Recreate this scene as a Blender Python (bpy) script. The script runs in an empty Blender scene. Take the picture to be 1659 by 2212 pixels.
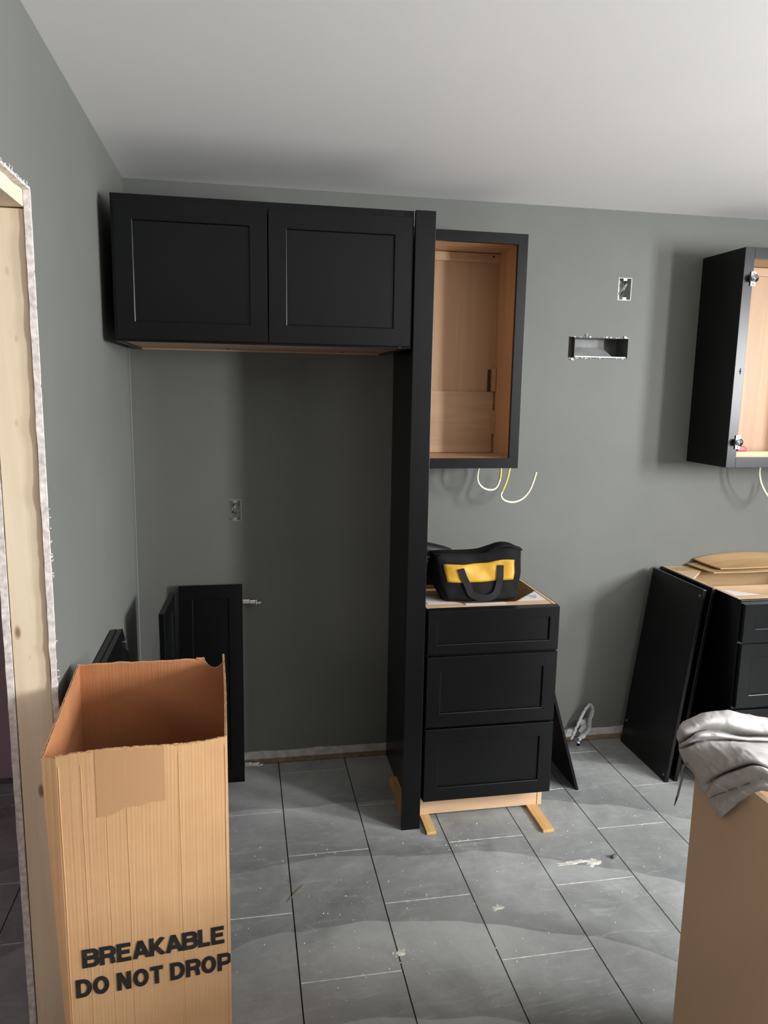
import bpy, bmesh, math, random
from mathutils import Vector, Matrix, noise
random.seed(7)
S = bpy.context.scene
COL = S.collection

# ------------------------------------------------------------------ camera
cam_data = bpy.data.cameras.new('camera')
cam = bpy.data.objects.new('camera', cam_data); COL.objects.link(cam)
cam_data.sensor_fit = 'HORIZONTAL'; cam_data.sensor_width = 36.0
cam_data.lens = 36.0 * 1622.24 / 1659.0
_R = Vector((0.98279042, -0.1838997, 0.01743231)); _U = Vector((0.01324175, 0.16426257, 0.98632777)); _F = Vector((0.18424886, 0.96912265, -0.16387083))
cam.matrix_world = Matrix(((_R.x, _U.x, -_F.x, 0.45226), (_R.y, _U.y, -_F.y, -3.28532), (_R.z, _U.z, -_F.z, 1.72949), (0, 0, 0, 1)))
cam_data.clip_start = 0.02
S.camera = cam

# ------------------------------------------------------------------ world, lights, exposure
w = bpy.data.worlds.new('world'); S.world = w; w.use_nodes = True
w.node_tree.nodes['Background'].inputs[0].default_value = (0.75, 0.85, 1.0, 1); w.node_tree.nodes['Background'].inputs[1].default_value = 0.3
def area(name, loc, target, sx, sy, power, col):
    d = bpy.data.lights.new(name, 'AREA'); d.shape = 'RECTANGLE'; d.size = sx; d.size_y = sy; d.energy = power; d.color = col
    o = bpy.data.objects.new(name, d); COL.objects.link(o); o.location = loc
    o.rotation_euler = (Vector(target) - Vector(loc)).to_track_quat('-Z', 'Y').to_euler()
    return o
area('daylight_side_window', (4.41, -2.62, 1.85), (3.41, -2.62, 1.75), 0.50, 0.85, 160, (0.95, 0.98, 1.0))      # daylight through window_1
area('daylight_second_side_window', (4.41, -3.95, 1.85), (3.41, -3.95, 1.75), 0.50, 0.85, 235, (0.97, 0.98, 1.0))      # daylight through window_3
area('daylight_rear_window', (2.6, -6.15, 1.6), (2.6, -5.0, 1.6), 1.5, 1.3, 3, (1.0, 0.95, 0.90))      # daylight through window_2
area('ceiling_fill', (4.41, -5.5, 1.15), (3.2, -4.8, 2.1), 1.1, 1.9, 8, (0.97, 0.97, 1.0))      # added fill tilted up to brighten the ceiling; no door stands here
area('hall_daylight', (-1.42, -4.0, 1.95), (.3, -1.0, 1.2), 0.25, 0.5, 13, (1.0, 0.93, 0.93))
S.view_settings.view_transform = 'Standard'; S.view_settings.look = 'None'
S.view_settings.exposure = -0.12; S.view_settings.gamma = 1.0; S.view_settings.use_curve_mapping = False

# ------------------------------------------------------------------ materials
def srgb(r, g, b):
    f = lambda c: (c / 255 / 12.92) if c / 255 <= .04045 else ((c / 255 + .055) / 1.055) ** 2.4
    return (f(r), f(g), f(b), 1)
class NT:
    def __init__(s, name, rough=.6, spec=.5, metal=0.):
        s.m = bpy.data.materials.new(name); s.m.use_nodes = True; s.t = s.m.node_tree
        s.b = s.t.nodes['Principled BSDF']; s.b.inputs['Roughness'].default_value = rough
        s.b.inputs['Specular IOR Level'].default_value = spec; s.b.inputs['Metallic'].default_value = metal
        s.tc = s.t.nodes.new('ShaderNodeTexCoord')
    def n(s, typ, **kw):
        nd = s.t.nodes.new(typ)
        for k, v in kw.items(): setattr(nd, k, v)
        return nd
    def l(s, a, b): s.t.links.new(a, b)
    def mapping(s, scale, out='Object', loc=(0, 0, 0)):
        mp = s.n('ShaderNodeMapping'); mp.inputs['Scale'].default_value = scale; mp.inputs['Location'].default_value = loc
        s.l(s.tc.outputs[out], mp.inputs[0]); return mp.outputs[0]
    def noise(s, vec, scale=5, detail=4, rough=.5, dist=0.):
        nd = s.n('ShaderNodeTexNoise'); nd.inputs['Scale'].default_value = scale; nd.inputs['Detail'].default_value = detail
        nd.inputs['Roughness'].default_value = rough; nd.inputs['Distortion'].default_value = dist
        s.l(vec, nd.inputs['Vector']); return nd.outputs[0]
    def ramp(s, fac, stops, interp='LINEAR'):
        r = s.n('ShaderNodeValToRGB'); e = r.color_ramp.elements; r.color_ramp.interpolation = interp
        while len(e) < len(stops): e.new(.5)
        for el, (p, c) in zip(e, stops): el.position = p; el.color = c
        s.l(fac, r.inputs[0]); return r.outputs[0]
    def mix(s, fac, a, b, mode='MIX'):
        x = s.n('ShaderNodeMix', data_type='RGBA', blend_type=mode)
        for sock, v in ((x.inputs[0], fac), (x.inputs[6], a), (x.inputs[7], b)):
            if hasattr(v, 'links'): s.l(v, sock)
            else: sock.default_value = v
        return x.outputs[2]
    def math(s, op, a, b=0.):
        x = s.n('ShaderNodeMath', operation=op)
        for sock, v in ((x.inputs[0], a), (x.inputs[1], b)):
            if hasattr(v, 'links'): s.l(v, sock)
            else: sock.default_value = v
        return x.outputs[0]
    def color(s, v):
        if hasattr(v, 'links'): s.l(v, s.b.inputs['Base Color'])
        else: s.b.inputs['Base Color'].default_value = v
    def bump(s, h, strength=.2, dist=.002):
        b = s.n('ShaderNodeBump'); b.inputs['Strength'].default_value = strength; b.inputs['Distance'].default_value = dist
        s.l(h, b.inputs['Height']); s.l(b.outputs[0], s.b.inputs['Normal'])
def plain(name, col, rough=.6, spec=.5, metal=0., nz=0., nscale=20, bump=0.):
    t = NT(name, rough, spec, metal); v = t.mapping((1, 1, 1))
    k = t.noise(v, nscale, 4)
    lo = tuple(c * (1 - nz) for c in col[:3]) + (1,); hi = tuple(min(1, c * (1 + nz)) for c in col[:3]) + (1,)
    t.color(t.ramp(k, [(.3, lo), (.7, hi)]))
    if bump: t.bump(t.noise(v, nscale * 6, 3), bump)
    return t.m
M = {}
def wall_paint(name, base, scuffs=True):
    t = NT(name, .62, .35); v = t.mapping((1, 1, 1)); k = t.noise(v, 1.6, 5, .6)
    c = t.ramp(k, [(.3, tuple(x * .93 for x in base[:3]) + (1,)), (.7, tuple(x * 1.07 for x in base[:3]) + (1,))])
    if scuffs:
        v2 = t.mapping((9, 9, 2.2)); m = t.ramp(t.noise(v2, 1.3, 6, .7, .8), [(.70, (0, 0, 0, 1)), (.80, (.28, .28, .28, 1))])
        c = t.mix(m, c, tuple(min(1, x * 1.7) for x in base[:3]) + (1,))
    t.color(c); t.bump(t.noise(v, 160, 3), .12, .0015); return t.m
M['wall'] = wall_paint('gray_green_wall_paint', (0.146, 0.150, 0.136, 1))
M['wall_purple'] = wall_paint('mauve_wall_paint', (0.34, 0.25, 0.28, 1), False)
M['ceiling'] = plain('white_ceiling_paint', (0.90, 0.875, 0.86, 1), .8, .2, 0, .02, 1.2, .06)
M['black'] = None
t = NT('black_cabinet_paint', .30, .30); v = t.mapping((1, 1, 1)); k = t.noise(v, 3, 4)
t.color(t.ramp(k, [(.3, (0.0016, 0.0018, 0.0022, 1)), (.75, (0.0028, 0.0031, 0.0036, 1))]))
rr = t.n('ShaderNodeMapRange'); t.l(t.noise(v, 14, 4), rr.inputs[0]); rr.inputs[3].default_value = .295; rr.inputs[4].default_value = .31; t.l(rr.outputs[0], t.b.inputs['Roughness'])
M['black'] = t.m
def wood(name, c1, c2, scale=(30, 30, 1.6), rough=.5, bump=.08, spec=.4):
    t = NT(name, rough, spec); v = t.mapping(scale); k = t.noise(v, 1.0, 6, .6, .6); k2 = t.noise(t.mapping((1, 1, 1)), 3, 3)
    c = t.mix(t.math('MULTIPLY', k2, .5), t.ramp(k, [(.32, c1), (.68, c2)]), tuple(x * .8 for x in c1[:3]) + (1,))
    t.color(c); t.bump(k, bump, .0008); return t.m
M['maple'] = wood('maple_cabinet_interior', srgb(178, 142, 108), srgb(198, 161, 124), (22, 22, 1.2), .42)
M['maple_h'] = wood('maple_crossgrain_panel', srgb(184, 150, 118), srgb(204, 172, 138), (1.6, 22, 26), .45)
M['raw'] = wood('pale_raw_birch', srgb(206, 170, 135), srgb(228, 196, 160), (2, 24, 26), .6)
M['pine'] = wood('yellow_pine_strip', srgb(205, 160, 100), srgb(228, 188, 128), (40, 6, 40), .6)
M['ply'] = wood('thin_plywood', srgb(176, 140, 98), srgb(204, 170, 124), (3, 30, 30), .6)
M['island'] = wood('brown_unfinished_fibreboard', srgb(196, 168, 138), srgb(208, 180, 148), (3, 3, 2), .6, .03)
# stud: pale fir with knots
t = NT('pale_fir_stud', .65, .2); v = t.mapping((26, 26, 1.1)); k = t.noise(v, 1, 5, .55, .5)
c = t.ramp(k, [(.3, srgb(222, 202, 170)), (.7, srgb(238, 222, 194))])
vo = t.n('ShaderNodeTexVoronoi'); t.l(t.mapping((17, 5, 7.5)), vo.inputs['Vector']); vo.inputs['Scale'].default_value = 1.0; vo.inputs['Randomness'].default_value = 1
kn = t.ramp(vo.outputs['Distance'], [(.08, (1, 1, 1, 1)), (.17, (0, 0, 0, 1))])
c = t.mix(t.math('MULTIPLY', kn, .8), c, srgb(120, 82, 55)); t.color(c); t.bump(k, .15, .001); M['stud'] = t.m
M['gypsum'] = plain('torn_white_gypsum', (0.66, 0.61, 0.56, 1), .95, .1, 0, .25, 75, .35)
M['strip'] = plain('bare_drywall_strip', (0.50, 0.48, 0.46, 1), .9, .2, 0, .25, 30, .4)
M['sill'] = plain('dusty_sill_plate', (0.24, 0.175, 0.105, 1), .8, .2, 0, .25, 30, .3)
M['caulk'] = plain('pale_caulk', (0.24, 0.25, 0.24, 1), .5, .4)
# floor tile
t = NT('slate_gray_porcelain_tile', .5, .42)
geo = t.n('ShaderNodeNewGeometry'); oi = t.n('ShaderNodeObjectInfo')
def P_(sc, loc=(0, 0, 0)):
    mp = t.n('ShaderNodeMapping'); mp.inputs['Scale'].default_value = sc; mp.inputs['Location'].default_value = loc; t.l(geo.outputs['Position'], mp.inputs[0]); return mp.outputs[0]
k1 = t.noise(P_((3.2, 2.2, 1)), 2.0, 9, .70, .8); k2 = t.noise(P_((9, 30, 1), (3, 1, 0)), 1.1, 4, .6, .4)
c = t.ramp(k1, [(.30, (0.055, 0.058, 0.060, 1)), (.52, (0.098, 0.103, 0.104, 1)), (.74, (0.19, 0.197, 0.196, 1))])
c = t.mix(t.math('MULTIPLY', k2, .35), c, (0.10, 0.106, 0.108, 1))
tint = t.ramp(oi.outputs['Random'], [(0, (.84, .84, .85, 1)), (1, (1.14, 1.14, 1.13, 1))]); c = t.mix(1.0, c, tint, 'MULTIPLY')
# dust: wiped in arcs, heavier in the middle of the room
wv = t.n('ShaderNodeTexWave', wave_type='RINGS', rings_direction='Z'); wv.wave_profile = 'SAW'; wv.inputs['Scale'].default_value = .72; wv.inputs['Distortion'].default_value = 3.4; wv.inputs['Detail'].default_value = 4.; wv.inputs['Detail Scale'].default_value = 1.1
t.l(P_((1, 1.15, 0), (-.85, 2.6, 0)), wv.inputs['Vector'])
dn = t.noise(P_((1, 1, 1), (9, 4, 0)), 1.7, 9, .68, .5)
dust = t.math('MULTIPLY', .74, t.math('MULTIPLY', t.ramp(wv.outputs['Fac'], [(.0, (.55, .55, .55, 1)), (.9, (1, 1, 1, 1))]), t.ramp(dn, [(.28, (.22, .22, .22, 1)), (.68, (.95, .95, .95, 1))])))
c = t.mix(dust, c, (0.60, 0.61, 0.59, 1)); t.color(c)
st = t.ramp(t.noise(P_((2.4, 9, 1), (5, 2, 0)), 2.2, 8, .72, 1.4), [(.52, (0, 0, 0, 1)), (.66, (.45, .45, .45, 1))]); c = t.mix(st, c, (0.42, 0.43, 0.415, 1))
sp = t.n('ShaderNodeTexVoronoi'); sp.inputs['Scale'].default_value = 26; t.l(P_((1, 1, 1)), sp.inputs['Vector'])
spk = t.ramp(sp.outputs['Distance'], [(.035, (1, 1, 1, 1)), (.07, (0, 0, 0, 1))]); spm = t.ramp(t.noise(P_((1, 1, 1), (2, 2, 2)), 5, 3), [(.5, (0, 0, 0, 1)), (.6, (1, 1, 1, 1))])
c2 = t.mix(t.math('MULTIPLY', t.math('MULTIPLY', spk, spm), .6), c, (0.5, 0.5, 0.48, 1)); t.color(c2)
rg = t.ramp(dust, [(0, (.40, .40, .40, 1)), (1, (.75, .75, .75, 1))]); t.l(rg, t.b.inputs['Roughness'])
t.bump(t.noise(P_((14, 40, 1)), 4, 4), .08, .001); M['tile'] = t.m
M['joint'] = plain('dark_open_joint', (0.006, 0.006, 0.007, 1), .9, .1)
M['jointdust'] = plain('pale_joint_dust', (0.66, 0.66, 0.63, 1), .9, .2, 0, .35, 40)
M['crumb'] = plain('white_plaster_crumb', (0.85, 0.84, 0.81, 1), .9, .2)
M['smear'] = plain('cream_plaster_smear', (0.62, 0.60, 0.52, 1), .9, .2, 0, .4, 40)
M['purplebase'] = plain('dull_hall_baseboard', (0.10, 0.09, 0.08, 1), .6)
# cardboard
def cardboard(name, c1, c2, ribs=True):
    t = NT(name, .75, .25); v = t.mapping((1, 1, 1)); sx = t.n('ShaderNodeSeparateXYZ'); t.l(t.tc.outputs['Object'], sx.inputs[0])
    q = t.math('ADD', sx.outputs[0], sx.outputs[1])
    wob = t.math('MULTIPLY', t.noise(t.mapping((30, 30, 2)), 1, 2), .0035)
    rib = t.math('SINE', t.math('MULTIPLY', t.math('ADD', q, wob), 2 * math.pi / .0082))
    cmb = t.n('ShaderNodeCombineXYZ'); t.l(q, cmb.inputs[0]); t.l(t.math('MULTIPLY', sx.outputs[2], .012), cmb.inputs[1])
    cre = t.noise(cmb.outputs[0], 42, 3, .7)
    k = t.noise(v, 5, 5, .6); fine = t.noise(t.mapping((1, 1, .25)), 320, 2)
    c = t.ramp(k, [(.3, c1), (.7, c2)])
    c = t.mix(t.ramp(cre, [(.30, (.22, .22, .22, 1)), (.40, (0, 0, 0, 1))]), c, tuple(x * .62 for x in c1[:3]) + (1,))
    c = t.mix(t.ramp(cre, [(.62, (0, 0, 0, 1)), (.72, (.28, .28, .28, 1))]), c, tuple(min(1, x * 1.3) for x in c2[:3]) + (1,))
    c = t.mix(t.math('MULTIPLY', t.math('ADD', rib, 1.),   .05 if ribs else .025), c, tuple(x * .6 for x in c1[:3]) + (1,))
    c = t.mix(t.math('MULTIPLY', fine, .22), c, tuple(x * .72 for x in c1[:3]) + (1,)); t.color(c)
    h = t.math('ADD', t.math('MULTIPLY', rib, .07), t.math('MULTIPLY', cre, 2.2)); t.bump(h, .5 if ribs else .3, .0014); return t.m
M['card'] = cardboard('tan_corrugated_cardboard', srgb(188, 146, 104), srgb(202, 161, 117))
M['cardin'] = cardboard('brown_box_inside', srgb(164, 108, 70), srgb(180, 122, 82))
M['ink'] = plain('black_print_ink', (0.018, 0.017, 0.016, 1), .7, .2, 0, .3, 60)
t = NT('clear_packing_tape', .3, .35); t.color(srgb(176, 136, 98)); t.bump(t.noise(t.mapping((1, 1, 3)), 60, 3), .2, .001); M['tape'] = t.m
M['steel'] = plain('galvanised_steel', (0.42, 0.43, 0.42, 1), .42, .5, 1., .15, 30)
M['sleeve'] = plain('dull_zinc_sleeve', (0.13, 0.13, 0.125, 1), .5, .5, .25, .25, 25)
M['damper'] = plain('bright_zinc_plate', (0.55, 0.56, 0.55, 1), .4, .5, .3, .2, 12)
M['chrome'] = plain('bright_nickel', (0.78, 0.78, 0.78, 1), .2, .5, 1.)
M['cable'] = plain('cream_cable_sheath', (0.80, 0.76, 0.56, 1), .4, .5)
M['cable_y'] = plain('yellow_cable_sheath', (0.60, 0.50, 0.14, 1), .4, .5)
M['copper'] = plain('dull_wire', (0.20, 0.18, 0.16, 1), .4, .5)
M['wirew'] = plain('gray_white_wire', (0.42, 0.42, 0.40, 1), .4, .5)
M['paper'] = plain('white_label_paper', (0.72, 0.72, 0.71, 1), .8, .2)
M['red'] = plain('red_plastic', (0.32, 0.015, 0.012, 1), .4, .5)
M['rubber'] = plain('black_plastic', (0.014, 0.014, 0.015, 1), .42, .5)
M['grayp'] = plain('gray_plastic', (0.10, 0.10, 0.10, 1), .35, .5)
M['bumper'] = plain('gray_bumper_dot', (0.16, 0.16, 0.16, 1), .4, .5)
def fabric(name, base, hi, rough=.8, wscale=900, spec=.25, nscale=14):
    t = NT(name, rough, spec); v = t.mapping((1, 1, 1)); k = t.noise(v, nscale, 5, .6); wv = t.noise(v, wscale, 2)
    t.color(t.mix(t.math('MULTIPLY', wv, .3), t.ramp(k, [(.3, base), (.7, hi)]), tuple(x * .7 for x in base[:3]) + (1,)))
    t.bump(wv, .3, .0006); return t.m
M['bagblack'] = fabric('black_canvas', (0.008, 0.008, 0.0085, 1), (0.015, 0.015, 0.0155, 1), .85, 700, .12)
M['strapblack'] = fabric('black_webbing', (0.012, 0.012, 0.0125, 1), (0.02, 0.02, 0.0205, 1), .8, 500, .2)
M['yellow'] = fabric('yellow_canvas', srgb(186, 138, 34), srgb(208, 162, 56), .5, 700, .3)
M['towel'] = fabric('heather_gray_jersey', (0.43, 0.405, 0.395, 1), (0.53, 0.505, 0.49, 1), 1.0, 420, .0, 30)
M['cord'] = fabric('gray_drawcord', (0.20, 0.19, 0.18, 1), (0.26, 0.25, 0.24, 1), .9, 500)
M['aglet'] = plain('dark_cord_tip', (0.02, 0.02, 0.02, 1), .4)
t = NT('crinkled_clear_plastic', .18, .6); t.color((0.62, 0.63, 0.62, 1)); t.b.inputs['Transmission Weight'].default_value = .35; t.bump(t.noise(t.mapping((1, 1, 1)), 60, 4), .9, .004); M['wrap'] = t.m
t = NT('window_glass', .02, .5); t.color((1, 1, 1, 1)); t.b.inputs['Transmission Weight'].default_value = 1; M['glass'] = t.m
M['white'] = plain('white_window_paint', (.7, .7, .69, 1), .5)

# ------------------------------------------------------------------ builders
def finish(name, bm, mat, parent=None, smooth=False, loc=None, **props):
    """link a bmesh (verts in world space) as one object whose origin sits at loc / the parent's base"""
    me = bpy.data.meshes.new(name)
    base = Vector(loc) if loc is not None else Vector((0, 0, 0))
    root = Vector((0, 0, 0)); q = parent
    while q is not None: root += q.location; q = q.parent
    if parent is not None and loc is None: base = root
    bmesh.ops.translate(bm, verts=bm.verts, vec=-base)
    bmesh.ops.recalc_face_normals(bm, faces=bm.faces)
    bm.to_mesh(me); bm.free()
    o = bpy.data.objects.new(name, me); COL.objects.link(o)
    if parent is not None: o.parent = parent; o.location = base - root
    else: o.location = base
    if mat is not None: me.materials.append(M[mat] if isinstance(mat, str) else mat)
    if smooth:
        for p in me.polygons: p.use_smooth = True
    for k, v_ in props.items(): o[k] = v_
    return o
def thing(name, loc, label, category, group=None):
    o = bpy.data.objects.new(name, None); COL.objects.link(o); o.location = loc; o.empty_display_size = .05
    o['label'] = label; o['category'] = category
    if group: o['group'] = group
    return o
def BM(): return bmesh.new()
def bx(bm, lo, hi, bev=0., mtx=None):
    x0, y0, z0 = lo; x1, y1, z1 = hi
    vs = [bm.verts.new(p) for p in ((x0, y0, z0), (x1, y0, z0), (x1, y1, z0), (x0, y1, z0), (x0, y0, z1), (x1, y0, z1), (x1, y1, z1), (x0, y1, z1))]
    fs = [bm.faces.new([vs[i] for i in f]) for f in ((0, 3, 2, 1), (4, 5, 6, 7), (0, 1, 5, 4), (1, 2, 6, 5), (2, 3, 7, 6), (3, 0, 4, 7))]
    geom = vs
    if bev:
        es = list({e for f in fs for e in f.edges})
        r = bmesh.ops.bevel(bm, geom=es + vs, offset=bev, segments=2, affect='EDGES', profile=.6)
        geom = list({v for f in r['faces'] for v in f.verts} | {v for v in vs if v.is_valid})
    if mtx is not None: bmesh.ops.transform(bm, matrix=mtx, verts=geom)
    return geom
def box(name, lo, hi, mat, parent=None, bev=.0012, mtx=None, **props):
    bm = BM(); bx(bm, lo, hi, bev, mtx); return finish(name, bm, mat, parent, **props)
def tube(bm, pts, r, n=8, cap=True, flat=1.):
    pts = [Vector(p) for p in pts]; rings = []; up = Vector((0.13, .21, .97))
    for i, p in enumerate(pts):
        d = (pts[min(i + 1, len(pts) - 1)] - pts[max(i - 1, 0)]).normalized()
        a = d.cross(up)
        if a.length < 1e-4: a = d.cross(Vector((1, 0, 0)))
        a.normalize(); b = d.cross(a).normalized(); up = -b if b.dot(up) < 0 else b
        up = b if b.dot(up) >= 0 else -b; a = up.cross(d).normalized(); b = up
        rr = r[i] if isinstance(r, (list, tuple)) else r
        rings.append([bm.verts.new(p + a * math.cos(2 * math.pi * k / n) * rr + b * math.sin(2 * math.pi * k / n) * rr * flat) for k in range(n)])
    for q0, q1 in zip(rings, rings[1:]):
        for k in range(n): bm.faces.new((q0[k], q0[(k + 1) % n], q1[(k + 1) % n], q1[k]))
    if cap: bm.faces.new(rings[0][::-1]); bm.faces.new(rings[-1])
def catmull(P, m=8):
    P = [Vector(p) for p in P]; out = []
    Q = [P[0] * 2 - P[1]] + P + [P[-1] * 2 - P[-2]]
    for i in range(1, len(Q) - 2):
        for k in range(m):
            t_ = k / m; a, b, c, d = Q[i - 1], Q[i], Q[i + 1], Q[i + 2]
            out.append(.5 * ((2 * b) + (c - a) * t_ + (2 * a - 5 * b + 4 * c - d) * t_ ** 2 + (3 * b - a - 3 * c + d) * t_ ** 3))
    out.append(P[-1]); return out
def cyl(bm, a, b, r, n=14, r2=None): tube(bm, [a, b], [r, r2 if r2 is not None else r], n)
def prism(bm, poly, t0, t1, f):
    """poly: 2-D outline; f(p, t) -> 3-D point; extruded from t0 to t1"""
    a = [bm.verts.new(f(p, t0)) for p in poly]; b = [bm.verts.new(f(p, t1)) for p in poly]
    bm.faces.new(a[::-1]); bm.faces.new(b)
    for i in range(len(poly)): j = (i + 1) % len(poly); bm.faces.new((a[i], a[j], b[j], b[i]))
def shaker(name, parent, mtx, W_, H_, rail, T=.02, rec=.0075, panel_name='center_panel', **props):
    """shaker leaf in its own frame: x across 0..W, z up 0..H, front faces -y at y=0, back at y=T"""
    bm = BM(); b = .0016
    def ring(x0, x1, z0, z1, y): return [bm.verts.new(p) for p in ((x0, y, z0), (x1, y, z0), (x1, y, z1), (x0, y, z1))]
    i0, i1, j0, j1 = rail, W_ - rail, rail, H_ - rail
    rings = [ring(i0 + .003, i1 - .003, j0 + .003, j1 - .003, T - .004), ring(i0 + .003, i1 - .003, j0 + .003, j1 - .003, rec), ring(i0 + .001, i1 - .001, j0 + .001, j1 - .001, b * .7), ring(i0 - .0008, i1 + .0008, j0 - .0008, j1 + .0008, 0),
             ring(b, W_ - b, b, H_ - b, 0), ring(0, W_, 0, H_, b), ring(0, W_, 0, H_, T), ring(i0, i1, j0, j1, T), ]
    rings.append(rings[0])
    for q0, q1 in zip(rings, rings[1:]):
        for k in range(4):
            try: bm.faces.new((q0[k], q0[(k + 1) % 4], q1[(k + 1) % 4], q1[k]))
            except ValueError: pass
    bmesh.ops.transform(bm, matrix=mtx, verts=bm.verts)
    o = finish(name, bm, 'black', parent, **props)
    p = box(panel_name, (i0 + .0031, rec + .0003, j0 + .0031), (i1 - .0031, T - .005, j1 - .0031), 'black', o, 0, mtx)
    return o
def TR(x, y, z): return Matrix.Translation((x, y, z))
def frame_mtx(o, ex, ez):
    """matrix taking local x,z to world ex,ez (unit); local y = ez x ex"""
    ex = Vector(ex).normalized(); ez = Vector(ez); ez = (ez - ex * ez.dot(ex)).normalized(); ey = ez.cross(ex)
    return Matrix(((ex.x, ey.x, ez.x, o[0]), (ex.y, ey.y, ez.y, o[1]), (ex.z, ey.z, ez.z, o[2]), (0, 0, 0, 1)))

# ------------------------------------------------------------------ setting
H = 2.529; XR = 4.45; YR = -6.2; YJ = -1.424; YO = -2.75
DUCT = (1.918, 2.213, 1.879, 1.971); B1 = (.390, .443, 1.146, 1.236); B2 = (2.144, 2.209, 2.141, 2.239)
def wall_grid(bm, xs, zs, holes, y0, y1):
    for i in range(len(xs) - 1):
        for j in range(len(zs) - 1):
            cx, cz = (xs[i] + xs[i + 1]) / 2, (zs[j] + zs[j + 1]) / 2
            if any(h[0] < cx < h[1] and h[2] < cz < h[3] for h in holes): continue
            bx(bm, (xs[i], y0, zs[j]), (xs[i + 1], y1, zs[j + 1]))
bm = BM()
hs = [DUCT, B1, B2]; xs = sorted({-.0, XR} | {h[0] for h in hs} | {h[1] for h in hs}); zs = sorted({.062, H} | {h[2] for h in hs} | {h[3] for h in hs})
wall_grid(bm, xs, zs, hs, 0, .0125); bx(bm, (-.115, .12, 0), (XR + .12, .16, H))
finish('wall_back', bm, 'wall', kind='structure')
bm = BM()
bx(bm, (-.0127, YJ, 0), (0, 0, H)); bx(bm, (-.0127, YO, 2.146), (0, YJ, H)); bx(bm, (-.0127, YR, 0), (0, YO, H))
wall_left = finish('wall_left', bm, 'wall', kind='structure')
bm = BM()
bx(bm, (-.1143, YJ + .005, 0), (-.1016, -.0, H)); bx(bm, (-.1143, YO, 2.146), (-.1016, YJ + .005, H)); bx(bm, (-.1143, YR, 0), (-.1016, YO, H))
finish('hall_side_drywall', bm, 'wall_purple', wall_left)
# framing in the opening: jamb stud, header, second stud
def studbox(name, lo, hi): return box(name, lo, hi, 'stud', wall_left, .002)
studbox('jamb_stud', (-.0985, YJ + .003, 0), (-.0165, YJ + .041, 2.105)); studbox('king_stud', (-.1, YJ + .044, 0), (-.0145, YJ + .082, H))
studbox('header_board', (-.1, YO, 2.108), (-.0145, YJ + .041, 2.146)); studbox('jamb_stud', (-.0985, YO - .04, 0), (-.0165, YO - .002, 2.105))
# torn gypsum edges round the opening
def torn(name, x0, x1, zlo, zhi, y, horizontal=None):
    bm = BM(); n = 110; rows = []
    for i in range(n + 1):
        z = zlo + (zhi - zlo) * i / n; a = noise.noise(Vector((x0 * 50, z * 14, 1))) * .005 + noise.noise(Vector((x0, z * 60, 5))) * .0028
        b = noise.noise(Vector((x1 * 40, z * 17, 8))) * .004 + noise.noise(Vector((x1, z * 80, 3))) * .002
        xa, xb = x0 + b * .3, x1 - abs(b) * .35
        if horizontal is None: P4 = [(xa, y - .004 - abs(a), z), (xb, y - .003 - abs(a) * .5, z), (xb, y + .004, z), (xa, y + .004, z)]
        else: P4 = [(xa, z, y - .003 - abs(a)), (xb, z, y - .002 - abs(a) * .5), (xb, z, y + .004), (xa, z, y + .004)]
        rows.append([bm.verts.new(p) for p in P4])
    for q0, q1 in zip(rows, rows[1:]):
        for k in range(4): bm.faces.new((q0[k], q0[(k + 1) % 4], q1[(k + 1) % 4], q1[k]))
    bm.faces.new(rows[0]); bm.faces.new(rows[-1][::-1])
    finish(name, bm, 'gypsum', wall_left)
torn('torn_drywall_edge', -.0135, .0006, 0, 2.146, YJ); torn('torn_drywall_edge', -.1160, -.1000, 0, 2.12, YJ + .004)
torn('torn_drywall_edge', -.0135, .0008, YO, YJ, 2.146, 1)
bm = BM()
for i in range(26):   # torn paper tufts along the head and down the jamb
    if i < 12: p = Vector((.0008, YJ - .03 - i * .022 + random.uniform(-.01, .01), 2.146)); d = Vector((.003, random.uniform(-.01, .01), random.uniform(.003, .010)))
    else: p = Vector((.0005, YJ + .001, random.uniform(.95, 1.5))); d = Vector((.003, random.uniform(.002, .010), random.uniform(-.006, .006)))
    tube(bm, [p, p + d * .5 + Vector((.002, 0, 0)), p + d], [.0016, .0011, .0004], 5)
finish('torn_paper_tufts', bm, 'gypsum', wall_left, kind='stuff')
bm = BM(); bx(bm, (0, -.0035, .07), (.0035, 0, 1.90), .001); finish('trim_3', bm, 'caulk', kind='structure')
# right, rear and hall walls
WIN1 = (-3.00, -2.24, 1.30, 2.38); WIN3 = (-4.33, -3.57, 1.30, 2.38); WIN2 = (1.8, 3.4, .95, 2.25)
bm = BM()
for (y0, y1, z0, z1) in ((YR, WIN3[0], 0, H), (WIN3[0], WIN3[1], 0, WIN3[2]), (WIN3[0], WIN3[1], WIN3[3], H), (WIN3[1], WIN1[0], 0, H), (WIN1[1], .12, 0, H), (WIN1[0], WIN1[1], 0, WIN1[2]), (WIN1[0], WIN1[1], WIN1[3], H)): bx(bm, (XR, y0, z0), (XR + .12, y1, z1))
finish('wall_right', bm, 'wall', kind='structure')
bm = BM()
for (x0, x1, z0, z1) in ((-1.6, WIN2[0], 0, H), (WIN2[1], XR + .12, 0, H), (WIN2[0], WIN2[1], 0, WIN2[2]), (WIN2[0], WIN2[1], WIN2[3], H)): bx(bm, (x0, YR - .12, z0), (x1, YR, z1))
finish('wall_rear', bm, 'wall', kind='structure')
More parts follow.
